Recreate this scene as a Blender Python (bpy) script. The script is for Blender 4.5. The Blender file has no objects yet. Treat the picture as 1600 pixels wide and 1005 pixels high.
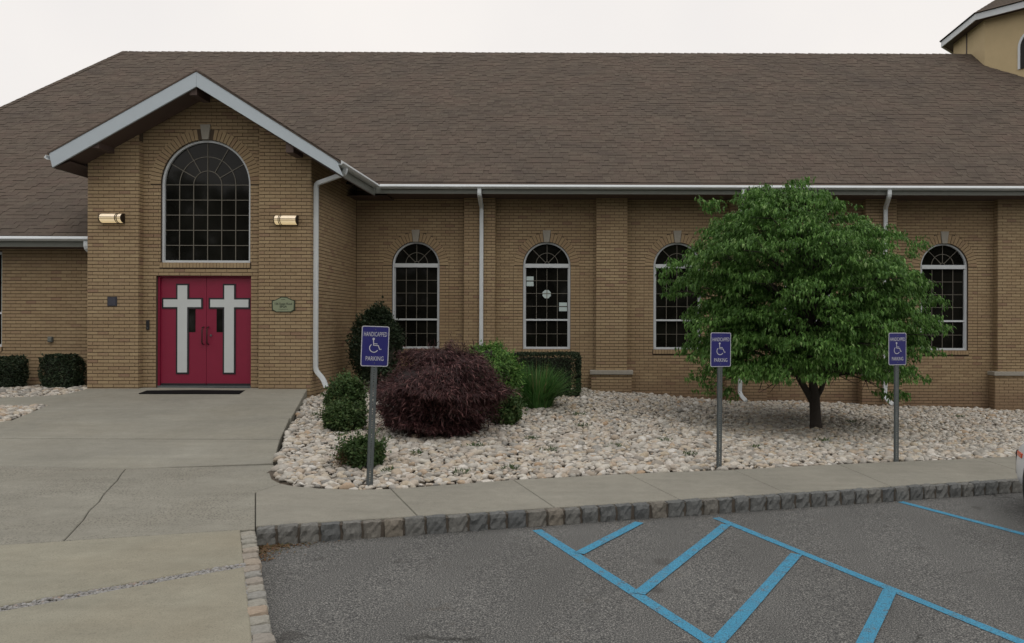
import bpy, math, random
import numpy as np
from mathutils import Vector, Matrix
random.seed(7); rng = np.random.default_rng(7)
S = bpy.context.scene
COL = S.collection
PI = math.pi
# ------------------------------------------------------------------ camera, sky, sun, exposure
F = 1250.0; CX = 930.0; CY = 506.0; EYE = 1.8      # focal length and principal point in photo pixels, eye height
cam = bpy.data.cameras.new("camera"); camo = bpy.data.objects.new("camera", cam); COL.objects.link(camo)
cam.sensor_width = 36; cam.lens = F/1600*36
cam.shift_x = (800-CX)/1600; cam.shift_y = (CY-502.5)/1600
cam.clip_start = 0.1; cam.clip_end = 1500
camo.location = (0, 0, EYE); camo.rotation_euler = (PI/2, -math.radians(0.18), 0)
S.camera = camo
world = bpy.data.worlds.new("World"); S.world = world; world.use_nodes = True
wn = world.node_tree; wn.nodes.clear()
SUN_EL, SUN_AZ = math.radians(50), math.radians(150)
sky = wn.nodes.new("ShaderNodeTexSky"); sky.sky_type = 'NISHITA'; sky.sun_disc = False
sky.sun_elevation = SUN_EL; sky.sun_rotation = SUN_AZ; sky.dust_density = 6; sky.air_density = 1.2
mixn = wn.nodes.new("ShaderNodeMix"); mixn.data_type = 'RGBA'; mixn.inputs[0].default_value = 0.9
mixn.inputs[7].default_value = (9.7, 9.5, 9.4, 1)      # overcast cloud layer over the clear sky
bg = wn.nodes.new("ShaderNodeBackground"); bg.inputs[1].default_value = 0.1
wo = wn.nodes.new("ShaderNodeOutputWorld")
cn = wn.nodes.new("ShaderNodeTexNoise"); cn.inputs['Scale'].default_value = 2.2; cn.inputs['Detail'].default_value = 4
cr = wn.nodes.new("ShaderNodeValToRGB"); cr.color_ramp.elements[0].position = .3; cr.color_ramp.elements[1].position = .7
cr.color_ramp.elements[0].color = (.88, .88, .89, 1); cr.color_ramp.elements[1].color = (1, .985, .965, 1)
cm = wn.nodes.new("ShaderNodeMix"); cm.data_type = 'RGBA'; cm.blend_type = 'MULTIPLY'; cm.inputs[0].default_value = 1; cm.inputs[6].default_value = (10.5, 10.1, 9.75, 1)
tc = wn.nodes.new("ShaderNodeTexCoord"); wn.links.new(tc.outputs['Generated'], cn.inputs['Vector']); wn.links.new(cn.outputs[0], cr.inputs[0]); wn.links.new(cr.outputs[0], cm.inputs[7]); wn.links.new(cm.outputs[2], mixn.inputs[7])
wn.links.new(sky.outputs[0], mixn.inputs[6]); wn.links.new(mixn.outputs[2], bg.inputs[0]); wn.links.new(bg.outputs[0], wo.inputs[0])
sl = bpy.data.lights.new("sun", 'SUN'); sl.energy = 0.5; sl.angle = math.radians(25); sl.color = (1, .96, .9)
slo = bpy.data.objects.new("sun", sl); COL.objects.link(slo)
slo.rotation_euler = (math.radians(35), 0, math.radians(25))
S.view_settings.view_transform = 'Standard'; S.view_settings.look = 'None'
S.view_settings.exposure = 0; S.view_settings.gamma = 1; S.view_settings.use_curve_mapping = False

# ------------------------------------------------------------------ helpers
def W(px, py, Y):            # point at depth Y seen at photo pixel (px, py)
    return ((px-CX)*Y/F, Y, EYE-(py-CY)*Y/F)
PA, PB, PC = -.051, -.0125, .002
def P0(x, y): return PA+PB*x+PC*y
def G(px, py, dz=0.0):       # point of the pavement plane seen at a photo pixel
    u = (px-CX)/F; v = (py-CY)/F
    Y = (EYE-PA-dz)/(v+PB*u+PC)
    return (u*Y, Y)
def interp(x, pts):
    if x <= pts[0][0]: return pts[0][1]
    for (a, b), (c, d) in zip(pts, pts[1:]):
        if x <= c: return b+(d-b)*(x-a)/(c-a)
    return pts[-1][1]
RY0, RY1, RZ1 = 9.8, 15.4, .53
def ramp_z(x, y):
    if y <= RY0: return P0(x, y)
    t = min(1, (y-RY0)/(RY1-RY0))
    return P0(x, RY0)*(1-t)+RZ1*t
BACK = [G(*p) for p in ((500, 764), (612, 765), (803, 750), (982, 740), (1146, 733), (1403, 719), (1600, 711), (1850, 697))]
BACK = [(-9, 9.0), (-4.2, 9.0)]+BACK
WALLZ = [(-6, .52), (-5.5, .5), (-3, .42), (-.43, .33), (.8, .24), (2.4, .08), (4.64, .03), (7.1, -.06), (9.7, -.14), (14, -.2)]
def gz(x, y):                # surface of the stone bed
    yf = interp(x, BACK); t = (y-yf)/(18.3-yf)
    zf = P0(x, yf)-.01
    if t <= 0: return zf
    return zf+(interp(x, WALLZ)-zf)*min(1, t)**.85
def hit(px, py, fn):         # where a pixel's ray meets height function fn
    u = (px-CX)/F; v = (py-CY)/F
    a, b = 4.0, 25.0
    Y = a
    while Y < b:
        if EYE-v*Y < fn(u*Y, Y): break
        Y += .01
    return (u*Y, Y, fn(u*Y, Y))

def lk(o, parent=None):
    COL.objects.link(o)
    if parent is not None: o.parent = parent
    return o
def meta(o, label=None, cat=None, group=None, kind=None):
    if label: o['label'] = label
    if cat: o['category'] = cat
    if group: o['group'] = group
    if kind: o['kind'] = kind
    return o
def empty(name, loc=(0, 0, 0), rz=0, parent=None, **k):
    o = bpy.data.objects.new(name, None); o.location = loc; o.rotation_euler = (0, 0, rz); lk(o, parent)
    return meta(o, **k)
class MB:
    def __init__(s): s.v = []; s.f = []
    def add(s, v, f):
        b = len(s.v); s.v += [tuple(p) for p in v]; s.f += [tuple(i+b for i in q) for q in f]; return s
    def box(s, x0, x1, y0, y1, z0, z1):
        v = [(x0, y0, z0), (x1, y0, z0), (x1, y1, z0), (x0, y1, z0), (x0, y0, z1), (x1, y0, z1), (x1, y1, z1), (x0, y1, z1)]
        return s.add(v, [(0, 3, 2, 1), (4, 5, 6, 7), (0, 1, 5, 4), (1, 2, 6, 5), (2, 3, 7, 6), (3, 0, 4, 7)])
    def prism(s, poly, y0, y1):          # poly in (x,z), extruded along y
        n = len(poly)
        v = [(x, y0, z) for x, z in poly]+[(x, y1, z) for x, z in poly]
        f = [tuple(range(n)), tuple(range(2*n-1, n-1, -1))]+[(i, i+n, (i+1) % n+n, (i+1) % n) for i in range(n)]
        return s.add(v, f)
    def band(s, cx, zc, r0, r1, y0, y1, a0=0, a1=PI, n=24):   # half-ring in xz
        v = []; f = []
        for i in range(n+1):
            a = a0+(a1-a0)*i/n; c, q = math.cos(a), math.sin(a)
            v += [(cx+r0*c, y0, zc+r0*q), (cx+r1*c, y0, zc+r1*q), (cx+r1*c, y1, zc+r1*q), (cx+r0*c, y1, zc+r0*q)]
        for i in range(n):
            k = i*4
            for j in range(4): f.append((k+j, k+(j+1) % 4, k+4+(j+1) % 4, k+4+j))
        f += [(0, 3, 2, 1), (n*4, n*4+1, n*4+2, n*4+3)]
        return s.add(v, f)
    def tube(s, pts, rad, n=8, prof=None, up=(0, 0, 1)):      # tube along pts; prof = rectangular (w,h)
        pts = [Vector(p) for p in pts]; m = len(pts)
        if not hasattr(rad, '__len__'): rad = [rad]*m
        rings = []
        for i, p in enumerate(pts):
            d = (pts[min(i+1, m-1)]-pts[max(i-1, 0)]).normalized()
            u = Vector(up)
            if abs(d.dot(u)) > .95: u = Vector((0, 1, 0))
            a = d.cross(u).normalized(); b = a.cross(d).normalized()
            if prof: ring = [p+a*(q[0])*rad[i]+b*(q[1])*rad[i] for q in prof]
            else: ring = [p+a*math.cos(2*PI*k/n)*rad[i]+b*math.sin(2*PI*k/n)*rad[i] for k in range(n)]
            rings.append(ring)
        k = len(rings[0]); v = [q for r in rings for q in r]; f = []
        for i in range(m-1):
            for j in range(k): f.append((i*k+j, i*k+(j+1) % k, (i+1)*k+(j+1) % k, (i+1)*k+j))
        f += [tuple(range(k-1, -1, -1)), tuple((m-1)*k+j for j in range(k))]
        return s.add(v, f)
    def mesh(s, name, mat, smooth=False):
        me = bpy.data.meshes.new(name); me.from_pydata(s.v, [], s.f); me.materials.append(mat)
        if smooth: me.polygons.foreach_set('use_smooth', [True]*len(me.polygons))
        me.update(); return me
    def build(s, name, mat, parent=None, smooth=False, bevel=0, **k):
        o = bpy.data.objects.new(name, s.mesh(name, mat, smooth)); lk(o, parent)
        if bevel:
            m = o.modifiers.new('bevel', 'BEVEL'); m.width = bevel; m.segments = 2; m.limit_method = 'ANGLE'
        return meta(o, **k)
def np_mesh(name, V, Fc, mat, parent=None, smooth=False, **k):
    me = bpy.data.meshes.new(name); n = len(V); m, q = Fc.shape
    me.vertices.add(n); me.vertices.foreach_set('co', np.ascontiguousarray(V, dtype=np.float32).ravel())
    me.loops.add(m*q); me.loops.foreach_set('vertex_index', np.ascontiguousarray(Fc, dtype=np.int32).ravel())
    me.polygons.add(m); me.polygons.foreach_set('loop_start', np.arange(0, m*q, q, dtype=np.int32))
    me.polygons.foreach_set('use_smooth', np.full(m, smooth))
    me.materials.append(mat); me.update(calc_edges=True); me.validate()
    o = bpy.data.objects.new(name, me); lk(o, parent); return meta(o, **k)

# ------------------------------------------------------------------ materials
class NT:
    def __init__(s, name):
        s.m = bpy.data.materials.new(name); s.m.use_nodes = True; s.t = s.m.node_tree
        s.p = s.t.nodes['Principled BSDF']; s.out = s.t.nodes['Material Output']
    def n(s, typ, **k):
        o = s.t.nodes.new(typ)
        for a, b in k.items(): setattr(o, a, b)
        return o
    def l(s, a, b): s.t.links.new(a, b)
    def pos(s): return s.n('ShaderNodeNewGeometry').outputs['Position']
    def noise(s, scale, detail=4, rough=.6, vec=None, sc3=None):
        t = s.n('ShaderNodeTexNoise'); t.inputs['Scale'].default_value = scale; t.inputs['Detail'].default_value = detail; t.inputs['Roughness'].default_value = rough
        v = vec if vec is not None else s.pos()
        if sc3:
            mp = s.n('ShaderNodeMapping'); mp.inputs['Scale'].default_value = sc3; s.l(v, mp.inputs[0]); v = mp.outputs[0]
        s.l(v, t.inputs['Vector']); return t.outputs[0]
    def ramp(s, fac, stops, interp='LINEAR'):
        r = s.n('ShaderNodeValToRGB'); r.color_ramp.interpolation = interp; e = r.color_ramp.elements
        while len(e) < len(stops): e.new(.5)
        for i, (p, c) in enumerate(stops):
            e[i].position = p; e[i].color = (*c, 1) if hasattr(c, '__len__') else (c, c, c, 1)
        s.l(fac, r.inputs[0]); return r.outputs[0]
    def mix(s, fac, a, b, mode='MIX'):
        m = s.n('ShaderNodeMix', data_type='RGBA', blend_type=mode)
        for i, x in ((0, fac), (6, a), (7, b)):
            if hasattr(x, 'links'): s.l(x, m.inputs[i])
            elif i == 0: m.inputs[0].default_value = x
            else: m.inputs[i].default_value = (*x, 1) if hasattr(x, '__len__') else (x, x, x, 1)
        return m.outputs[2]
    def rnd(s):                # random per island + per object
        a = s.n('ShaderNodeNewGeometry').outputs['Random Per Island']; b = s.n('ShaderNodeObjectInfo').outputs['Random']
        m = s.n('ShaderNodeMath', operation='ADD'); s.l(a, m.inputs[0]); s.l(b, m.inputs[1])
        q = s.n('ShaderNodeMath', operation='FRACT'); s.l(m.outputs[0], q.inputs[0]); return q.outputs[0]
    def bump(s, h, strength=.3, dist=.01):
        b = s.n('ShaderNodeBump'); b.inputs['Strength'].default_value = strength; b.inputs['Distance'].default_value = dist
        s.l(h, b.inputs['Height']); s.l(b.outputs[0], s.p.inputs['Normal'])
    def fin(s, col, rough=.8, metal=0, spec=None):
        if hasattr(col, 'links'): s.l(col, s.p.inputs['Base Color'])
        else: s.p.inputs['Base Color'].default_value = (*col, 1)
        s.p.inputs['Roughness'].default_value = rough; s.p.inputs['Metallic'].default_value = metal
        if spec is not None: s.p.inputs['Specular IOR Level'].default_value = spec
        return s.m
def paint(name, col, rough=.5, var=.12, metal=0, spec=None, scale=6):
    t = NT(name); nz = t.noise(scale, 5)
    c = t.mix(nz, tuple(x*(1-var) for x in col), tuple(min(1, x*(1+var)) for x in col))
    return t.fin(c, rough, metal, spec)
def emis(t, col, st):
    t.p.inputs['Emission Color'].default_value = (*col, 1); t.p.inputs['Emission Strength'].default_value = st
M = {}
def m_brick():
    t = NT('buff_brick'); r = t.rnd()
    c = t.ramp(r, [(0, (.265, .185, .112)), (.3, (.305, .22, .132)), (.55, (.285, .20, .12)), (.8, (.325, .237, .142)), (.94, (.275, .19, .118)), (1, (.235, .15, .10))])
    w = t.ramp(t.noise(.7, 4, .65), [(.3, (1.06, 1.08, 1.06)), (.7, (1.24, 1.32, 1.34))])
    c = t.mix(1, c, w, 'MULTIPLY')
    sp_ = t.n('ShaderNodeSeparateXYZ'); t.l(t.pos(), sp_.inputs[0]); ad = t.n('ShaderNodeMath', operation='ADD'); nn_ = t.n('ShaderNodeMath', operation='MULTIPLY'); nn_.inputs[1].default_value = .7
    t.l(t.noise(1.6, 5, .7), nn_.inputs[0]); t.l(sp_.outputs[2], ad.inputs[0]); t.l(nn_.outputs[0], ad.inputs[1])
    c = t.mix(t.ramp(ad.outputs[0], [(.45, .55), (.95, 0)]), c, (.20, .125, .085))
    fine = t.noise(1, 3, .6, sc3=(260, 260, 18)); c = t.mix(1, c, t.ramp(fine, [(.3, .84), (.7, 1.12)]), 'MULTIPLY')
    t.bump(fine, .35, .002); return t.fin(c, .85, 0, .25)
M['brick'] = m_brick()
M['mortar'] = paint('mortar', (.080, .058, .040), .95, .25, scale=9)
M['voussoir'] = M['brick']
def m_shingle():
    t = NT('shingle'); r = t.rnd()
    c = t.ramp(r, [(0, (.092, .077, .064)), (.25, (.108, .091, .075)), (.5, (.098, .080, .068)), (.75, (.118, .101, .083)), (1, (.104, .085, .072))])
    w = t.ramp(t.noise(.9, 5, .65), [(.25, (.8, .8, .82)), (.5, (1, .97, .95)), (.75, (1.12, 1.02, 1.0))])
    c = t.mix(1, c, w, 'MULTIPLY')
    g = t.noise(220, 2); c = t.mix(1, c, t.ramp(g, [(.3, .7), (.7, 1.3)]), 'MULTIPLY')
    t.bump(g, .4, .003); return t.fin(c, .95, 0, .2)
M['shingle'] = m_shingle()
M['edge'] = paint('cut_edge_shadow_line', (.022, .018, .016), .95, .2)  # black asphalt cut edge, its dark colour also drawing each course's shadow line
M['white'] = paint('white_paint', (.56, .60, .63), .45, .08)
M['fascia'] = paint('fascia_paint', (.46, .53, .585), .5, .06)
M['gutter'] = paint('gutter_aluminium', (.62, .67, .70), .3, .10, scale=3)
M['trim'] = paint('trim_green_grey', (.155, .165, .148), .5, .08)
M['soffit'] = paint('soffit_brown', (.075, .05, .042), .7, .2)
M['stone_cap'] = paint('cast_stone', (.31, .295, .255), .85, .2, scale=20)
M['muntin'] = paint('muntin_tan', (.15, .14, .115), .5, .05)
def m_glass():
    t = NT('dark_glass'); c = t.mix(t.ramp(t.noise(1.3, 3), [(.4, 0), (.65, 1)]), (.006, .006, .005), (.012, .012, .010))
    return t.fin(c, .05, 0, .22)
M['glass'] = m_glass()
M['red'] = paint('door_red', (.225, .012, .042), .42, .08)
M['black'] = paint('black_trim', (.015, .016, .02), .5)
M['crosswhite'] = paint('cross_white', (.55, .59, .60), .45, .05)
M['bronze'] = paint('dark_bronze', (.03, .022, .018), .4, .1, metal=.6)
def m_conc(name, base, pit, tint):
    t = NT(name)
    c = t.mix(t.ramp(t.noise(.8, 6, .65), [(.3, 0), (.7, 1)]), tuple(x*.86 for x in base), tuple(x*1.1 for x in base))
    c = t.mix(t.ramp(t.noise(.55, 3), [(.45, 0), (.75, .7)]), c, tint)
    sp = t.noise(110, 3, .7); c = t.mix(1, c, t.ramp(sp, [(.30, .60), (.46, 1), (.6, 1.03), (.75, 1.25)]), 'MULTIPLY'); c = t.mix(1, c, t.ramp(t.noise(7, 6, .75), [(.3, .9), (.7, 1.07)]), 'MULTIPLY'); c = t.mix(t.ramp(t.noise(2.6, 6, .8), [(.64, 0), (.74, .3)]), c, (.15, .14, .12))
    st = t.noise(1, 5, .6, sc3=(.6, 5, 1)); c = t.mix(1, c, t.ramp(st, [(.3, .93), (.7, 1.05)]), 'MULTIPLY')
    if pit:
        v = t.n('ShaderNodeTexVoronoi'); v.inputs['Scale'].default_value = 42; t.l(t.pos(), v.inputs['Vector'])
        pm = t.ramp(v.outputs['Distance'], [(.16, 1), (.42, 0)]); area = t.ramp(t.noise(1.1, 5, .7), [(.38, .15), (.56, 1)])
        f = t.mix(1, pm, area, 'MULTIPLY'); c = t.mix(f, c, (.10, .095, .088))
    t.bump(sp, .35, .004); return t.fin(c, .92, 0, .2)
M['conc'] = m_conc('concrete', (.272, .268, .232), 0, (.262, .25, .205))
M['conc_rough'] = m_conc('pitted_concrete', (.27, .265, .228), 1, (.255, .243, .2))
M['conc_warm'] = m_conc('warm_concrete', (.29, .282, .228), 0, (.275, .25, .19))
M['conc_side'] = m_conc('sidewalk_concrete', (.27, .262, .225), 0, (.25, .246, .215))
def asphalt_col(t):
    g = t.noise(95, 2, .75)
    c = t.ramp(g, [(.30, (.021, .022, .024)), (.43, (.074, .076, .077)), (.53, (.128, .130, .127)), (.64, (.27, .27, .255)), (.76, (.5, .5, .47))])
    w = t.ramp(t.noise(.45, 5, .6), [(.3, .8), (.7, 1.14)]); c = t.mix(1, c, w, 'MULTIPLY')
    c = t.mix(t.ramp(t.noise(3.2, 5, .7), [(.62, 0), (.75, .35)]), c, (.10, .082, .06)); c = t.mix(t.ramp(t.noise(1.7, 3, .5, sc3=(1.3, 1, 1)), [(.66, 0), (.72, .5)]), c, (.045, .043, .04))
    return c, g
def m_asph():
    t = NT('asphalt'); c, g = asphalt_col(t)
    wv = t.n('ShaderNodeTexVoronoi', feature='DISTANCE_TO_EDGE'); wv.inputs['Scale'].default_value = .33
    mv = t.n('ShaderNodeVectorMath', operation='MULTIPLY_ADD'); nz_ = t.n('ShaderNodeTexNoise'); nz_.inputs['Scale'].default_value = 2.5; nz_.inputs['Detail'].default_value = 6; t.l(t.pos(), nz_.inputs['Vector'])
    t.l(nz_.outputs['Color'], mv.inputs[0]); mv.inputs[1].default_value = (.7, .7, 0); t.l(t.pos(), mv.inputs[2]); t.l(mv.outputs[0], wv.inputs['Vector'])
    ck = t.mix(1, t.ramp(wv.outputs['Distance'], [(.0, .8), (.0035, 0)]), t.ramp(t.noise(.8, 3), [(.5, 0), (.6, 1)]), 'MULTIPLY'); c = t.mix(ck, c, (.02, .02, .018)); t.bump(g, .7, .008); return t.fin(c, .9, 0, .25)
M['asphalt'] = m_asph()
def m_blue():
    t = NT('blue_marking'); c, g = asphalt_col(t)
    wear = t.ramp(g, [(.32, .9), (.50, .05)]); big = t.ramp(t.noise(9, 8, .8), [(.36, .85), (.46, .14), (.7, .04)])
    b = t.mix(t.noise(5, 4), (.030, .27, .47), (.05, .34, .55))
    f = t.mix(1, wear, big, 'SCREEN'); c = t.mix(f, b, c); t.bump(g, .5, .006); return t.fin(c, .75, 0, .3)
M['blue'] = m_blue()
def m_stone(name, stops, gr=.25, fs=60):
    t = NT(name); c = t.ramp(t.rnd(), stops)
    g = t.noise(fs, 5, .7); c = t.mix(1, c, t.ramp(g, [(.25, 1-gr), (.75, 1+gr)]), 'MULTIPLY')
    t.bump(g, .4, .006); return t.fin(c, .85, 0, .25)
M['granite'] = m_stone('granite', [(0, (.11, .117, .12)), (.3, (.128, .134, .133)), (.5, (.145, .152, .152)), (.7, (.165, .165, .155)), (.85, (.14, .143, .138)), (1, (.19, .17, .14))], .35, 45)
M['granite_pale'] = m_stone('pale_granite', [(0, (.28, .275, .245)), (.35, (.31, .295, .25)), (.6, (.25, .25, .235)), (.8, (.33, .27, .21)), (1, (.27, .27, .25))], .25, 45)
M['river'] = m_stone('river_stone', [(0, (.45, .40, .345)), (.18, (.33, .315, .285)), (.34, (.52, .50, .455)), (.46, (.42, .36, .27)), (.58, (.60, .59, .56)), (.70, (.42, .355, .28)), (.80, (.24, .235, .22)), (.93, (.54, .52, .465)), (1, (.38, .28, .19))], .22, 30)
M['soil'] = paint('bed_soil', (.085, .068, .05), .95, .4, scale=14)
M['rubble'] = m_stone('rubble', [(0, (.26, .26, .26)), (.5, (.34, .34, .335)), (.85, (.22, .22, .215)), (1, (.3, .24, .2))])
def m_leaf(name, stops, tr=.28, big=1.5):
    t = NT(name); c = t.ramp(t.rnd(), stops)
    w = t.ramp(t.noise(big, 3), [(.3, .75), (.7, 1.2)]); c = t.mix(1, c, w, 'MULTIPLY')
    t.fin(c, .55, 0, .3)
    tl = t.n('ShaderNodeBsdfTranslucent'); t.l(c, tl.inputs[0])
    mx = t.n('ShaderNodeMixShader'); mx.inputs[0].default_value = tr
    t.l(t.p.outputs[0], mx.inputs[1]); t.l(tl.outputs[0], mx.inputs[2]); t.l(mx.outputs[0], t.out.inputs[0]); return t.m
M['dogwood'] = m_leaf('dogwood_leaf', [(0, (.05, .12, .026)), (.4, (.075, .175, .034)), (.72, (.11, .235, .048)), (.92, (.16, .31, .072)), (1, (.27, .40, .16))])
M['maple'] = m_leaf('red_maple_leaf', [(0, (.030, .012, .014)), (.35, (.062, .022, .026)), (.55, (.045, .028, .024)), (.82, (.098, .038, .040)), (1, (.24, .12, .115))], .2, 3.0)
M['yew'] = m_leaf('dark_evergreen', [(0, (.014, .028, .014)), (.5, (.024, .042, .02)), (.9, (.036, .058, .026)), (1, (.07, .075, .04))], .12)
M['shrub'] = m_leaf('shrub_leaf', [(0, (.035, .07, .022)), (.5, (.06, .115, .035)), (.9, (.10, .16, .055)), (1, (.16, .17, .07))], .22)
M['lime'] = m_leaf('lime_leaf', [(0, (.05, .13, .028)), (.5, (.10, .22, .045)), (.85, (.17, .33, .07)), (1, (.26, .40, .12))], .3)
M['blade'] = m_leaf('grass_blade', [(0, (.045, .12, .03)), (.5, (.07, .18, .045)), (.9, (.10, .24, .06)), (1, (.27, .25, .12))], .25)
M['brownleaf'] = m_leaf('brown_twigs', [(0, (.14, .075, .045)), (.5, (.20, .12, .06)), (1, (.08, .09, .04))], .15)
M['core'] = paint('foliage_core', (.02, .02, .014), .95, .4, scale=20)  # near-black filler colour for the core added inside the shrubs
M['core_red'] = paint('red_foliage_core', (.018, .010, .011), .95, .4, scale=20)
M['bark'] = paint('bark', (.05, .042, .036), .95, .4, scale=30)
M['galv'] = paint('galvanised_steel', (.13, .15, .155), .5, .2, metal=.45, scale=12)
M['signblue'] = paint('sign_blue', (.022, .022, .155), .35, .1)
M['signwhite'] = paint('sign_white', (.50, .51, .56), .4, .05)
M['plaque'] = paint('plaque_sage', (.235, .27, .175), .5, .08)
M['stucco'] = paint('ochre_stucco', (.50, .40, .235), .9, .12, scale=2.5)
M['rubber'] = paint('rubber', (.010, .010, .011), 1.0, .2, scale=50, spec=.05)
M['carwhite'] = paint('car_white', (.66, .69, .72), .22, .02)
M['paper'] = paint('paper', (.50, .60, .60), .8, .06)
M['grass'] = paint('lawn', (.05, .09, .03), .95, .3, scale=4)
t = NT('lamp_diffuser'); emis(t, (1, .74, .34), .46); M['lamp'] = t.fin((.72, .68, .68), .3)
t = NT('orange_marker'); M['orange'] = t.fin((.62, .09, .03), .25)

# ------------------------------------------------------------------ ground, asphalt, pavement
def sheet(name, x0, x1, y0, y1, dz, mat, n=1):
    b = MB(); b.add([(x, y, P0(x, y)+dz) for x, y in ((x0, y0), (x1, y0), (x1, y1), (x0, y1))], [(0, 1, 2, 3)])
    return b.build(name, mat, kind='structure')
b = MB(); b.add([(-600, -600, -1.2), (600, -600, -1.2), (600, 600, -1.2), (-600, 600, -1.2)], [(0, 1, 2, 3)])
b.build('ground', M['grass'], kind='structure')
sheet('parking_lot', -45, 45, -30, 40, -.155, M['asphalt'])
def off_poly(P, d):
    n = len(P); A = sum(P[i][0]*P[(i+1) % n][1]-P[(i+1) % n][0]*P[i][1] for i in range(n))
    s = 1 if A > 0 else -1; out = []
    for i in range(n):
        p, q, r = Vector(P[i-1]), Vector(P[i]), Vector(P[(i+1) % n])
        e1 = (q-p).normalized(); e2 = (r-q).normalized()
        n1 = Vector((-e1.y, e1.x))*s; n2 = Vector((-e2.y, e2.x))*s
        m = n1+n2; m = m/max(.5, m.length_squared)*2 if m.length > 1e-6 else n1
        m = m if m.length < 3 else m.normalized()*3
        out.append((q.x+m.x*d, q.y+m.y*d))
    return out
def slab(poly, zf, mat, parent, thick=.15, gap=.004, name='slab'):
    n = len(poly); A = off_poly(poly, gap); T = off_poly(poly, gap+.008)
    v = [(x, y, zf(x, y)) for x, y in T]+[(x, y, zf(x, y)-.007) for x, y in A]+[(x, y, zf(x, y)-thick) for x, y in A]
    f = [tuple(range(n))]
    for k in (0, n):
        for i in range(n): f.append((k+i, k+n+i, k+n+(i+1) % n, k+(i+1) % n))
    b = MB(); b.add(v, f); o = b.build(name, mat, parent)
    return o
def jag(p, q, n, amp):
    p, q = Vector(p), Vector(q); d = (q-p); nn = Vector((-d.y, d.x)).normalized(); out = []
    for i in range(1, n):
        out.append(tuple(p+d*i/n+nn*random.uniform(-amp, amp)))
    return out
# curb line: A (corner) towards B
CA = Vector(G(400, 828)); CB = Vector(G(1600, 748)); cdir = (CB-CA).normalized(); cnor = Vector((cdir.y, -cdir.x))   # cnor points to the lot
if cnor.y > 0: cnor = -cnor
BW = .11                                            # block width seen on top
def curb_pt(t, back=0): p = CA+cdir*t-cnor*back; return (p.x, p.y)
def line_x(p, d, q, e):                             # intersection of two 2D lines
    p, d, q, e = Vector(p), Vector(d), Vector(q), Vector(e)
    k = (q.x-p.x)*e.y-(q.y-p.y)*e.x; k /= (d.x*e.y-d.y*e.x); return p+d*k
sidewalk = empty('sidewalk', kind='structure')
joints = [((612, 765), (655, 808)), ((803, 750), (862, 789)), ((982, 740), (1061, 779)), ((1146, 733), (1219, 765)), ((1310, 724), (1392, 758)), ((1530, 714), (1600, 736))]
prev_b = None
bk = lambda px, py: G(px, py)
edge_front = lambda p, q: tuple(line_x(G(*p), Vector(G(*q))-Vector(G(*p)), curb_pt(0, BW), cdir))
J = []
for p, q in joints: J.append((G(*p), edge_front(p, q)))
v01 = (G(400, 771), tuple(line_x(G(400, 771), Vector(G(400, 828))-Vector(G(400, 771)), curb_pt(0, BW), cdir)))
J.append((tuple(Vector(J[-1][0])+cdir*2.6), tuple(Vector(J[-1][1])+cdir*2.6)))
J.append((tuple(Vector(J[-1][0])+cdir*2.6), tuple(Vector(J[-1][1])+cdir*2.6)))
# first sidewalk piece has the rounded corner round the stone bed
corner = [G(*p) for p in ((430, 728), (423, 742), (426, 750), (440, 757), (460, 761), (500, 764.5), (560, 766))]
slab([v01[0], v01[1], J[0][1], J[0][0], corner[-1], corner[-2], corner[-3], corner[-4]], P0, M['conc_side'], sidewalk)
for k in range(len(J)-1):
    slab([J[k][0], J[k][1], J[k+1][1], J[k+1][0]], P0, M['conc_side'], sidewalk)
# landing slabs in front of the ramp
path = empty('entrance_path', kind='structure')
farL = -11.0
jl0 = G(100, 848); jl1 = G(197, 735)
def on_front(px): return tuple(line_x(G(px, 700), Vector(G(px, 900))-Vector(G(px, 700)), curb_pt(0, 0), cdir))
crk = jag(jl0, jl1, 9, .018)
FL = tuple(CA-cdir*9); 
c0 = on_front(400)
slab([c0, v01[0], corner[3], corner[2], corner[1], corner[0], jl1]+crk[::-1]+[jl0], P0, M['conc_rough'], path)
slab([jl0]+crk+[jl1, (farL, 9.8), FL], P0, M['conc_rough'], path)
# ramp slabs up to the doors
redge = [(475, 612), (455, 655), (440, 688), (430, 728)]
ye = [hit(*p, ramp_z)[:2] for p in redge]
ye[-1] = corner[0]
lv = [jl1[1], hit(200, 697, ramp_z)[1], hit(200, 664, ramp_z)[1], 15.4]
def rowl(px, py): return hit(px, py, ramp_z)[:2]
LB = [(farL, 9.8), (farL, 11.0), (farL, 12.15)]
bed_l = [rowl(0, 667), rowl(75, 635), rowl(0, 636)]
def densify(P, mx=.8):
    out = []
    for i, p in enumerate(P):
        q = P[(i+1) % len(P)]; out.append(tuple(p)); L = math.dist(p, q); k = int(L/mx)
        for j in range(1, k+1): out.append((p[0]+(q[0]-p[0])*j/(k+1), p[1]+(q[1]-p[1])*j/(k+1)))
    return out
slab([LB[0], jl1, ye[3], ye[2], LB[1]], ramp_z, M['conc'], path, gap=.02)
slab([LB[1], ye[2], ye[1], LB[2]], ramp_z, M['conc'], path, gap=.02)
lf = rowl(0, 667)
ny = 15.38
slab([(lf[0], lf[1]+.02), (ye[1][0], ye[1][1]+.02), (ye[0][0], ny), (-9.74, ny), rowl(137, 610), rowl(126, 613), rowl(100, 619), rowl(40, 623), rowl(0, 624), (farL-1.5, rowl(0, 624)[1]), (farL-1.5, rowl(0, 636)[1]), rowl(0, 636), rowl(78, 635)], ramp_z, M['conc'], path)
slab([(-8.78, ny), (-6.48, ny), (-6.48, 15.56), (-6.66, 15.56), (-6.66, 15.7), (-8.51, 15.7), (-8.51, 15.56), (-8.78, 15.56)], ramp_z, M['conc'], path, gap=.002)
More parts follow.
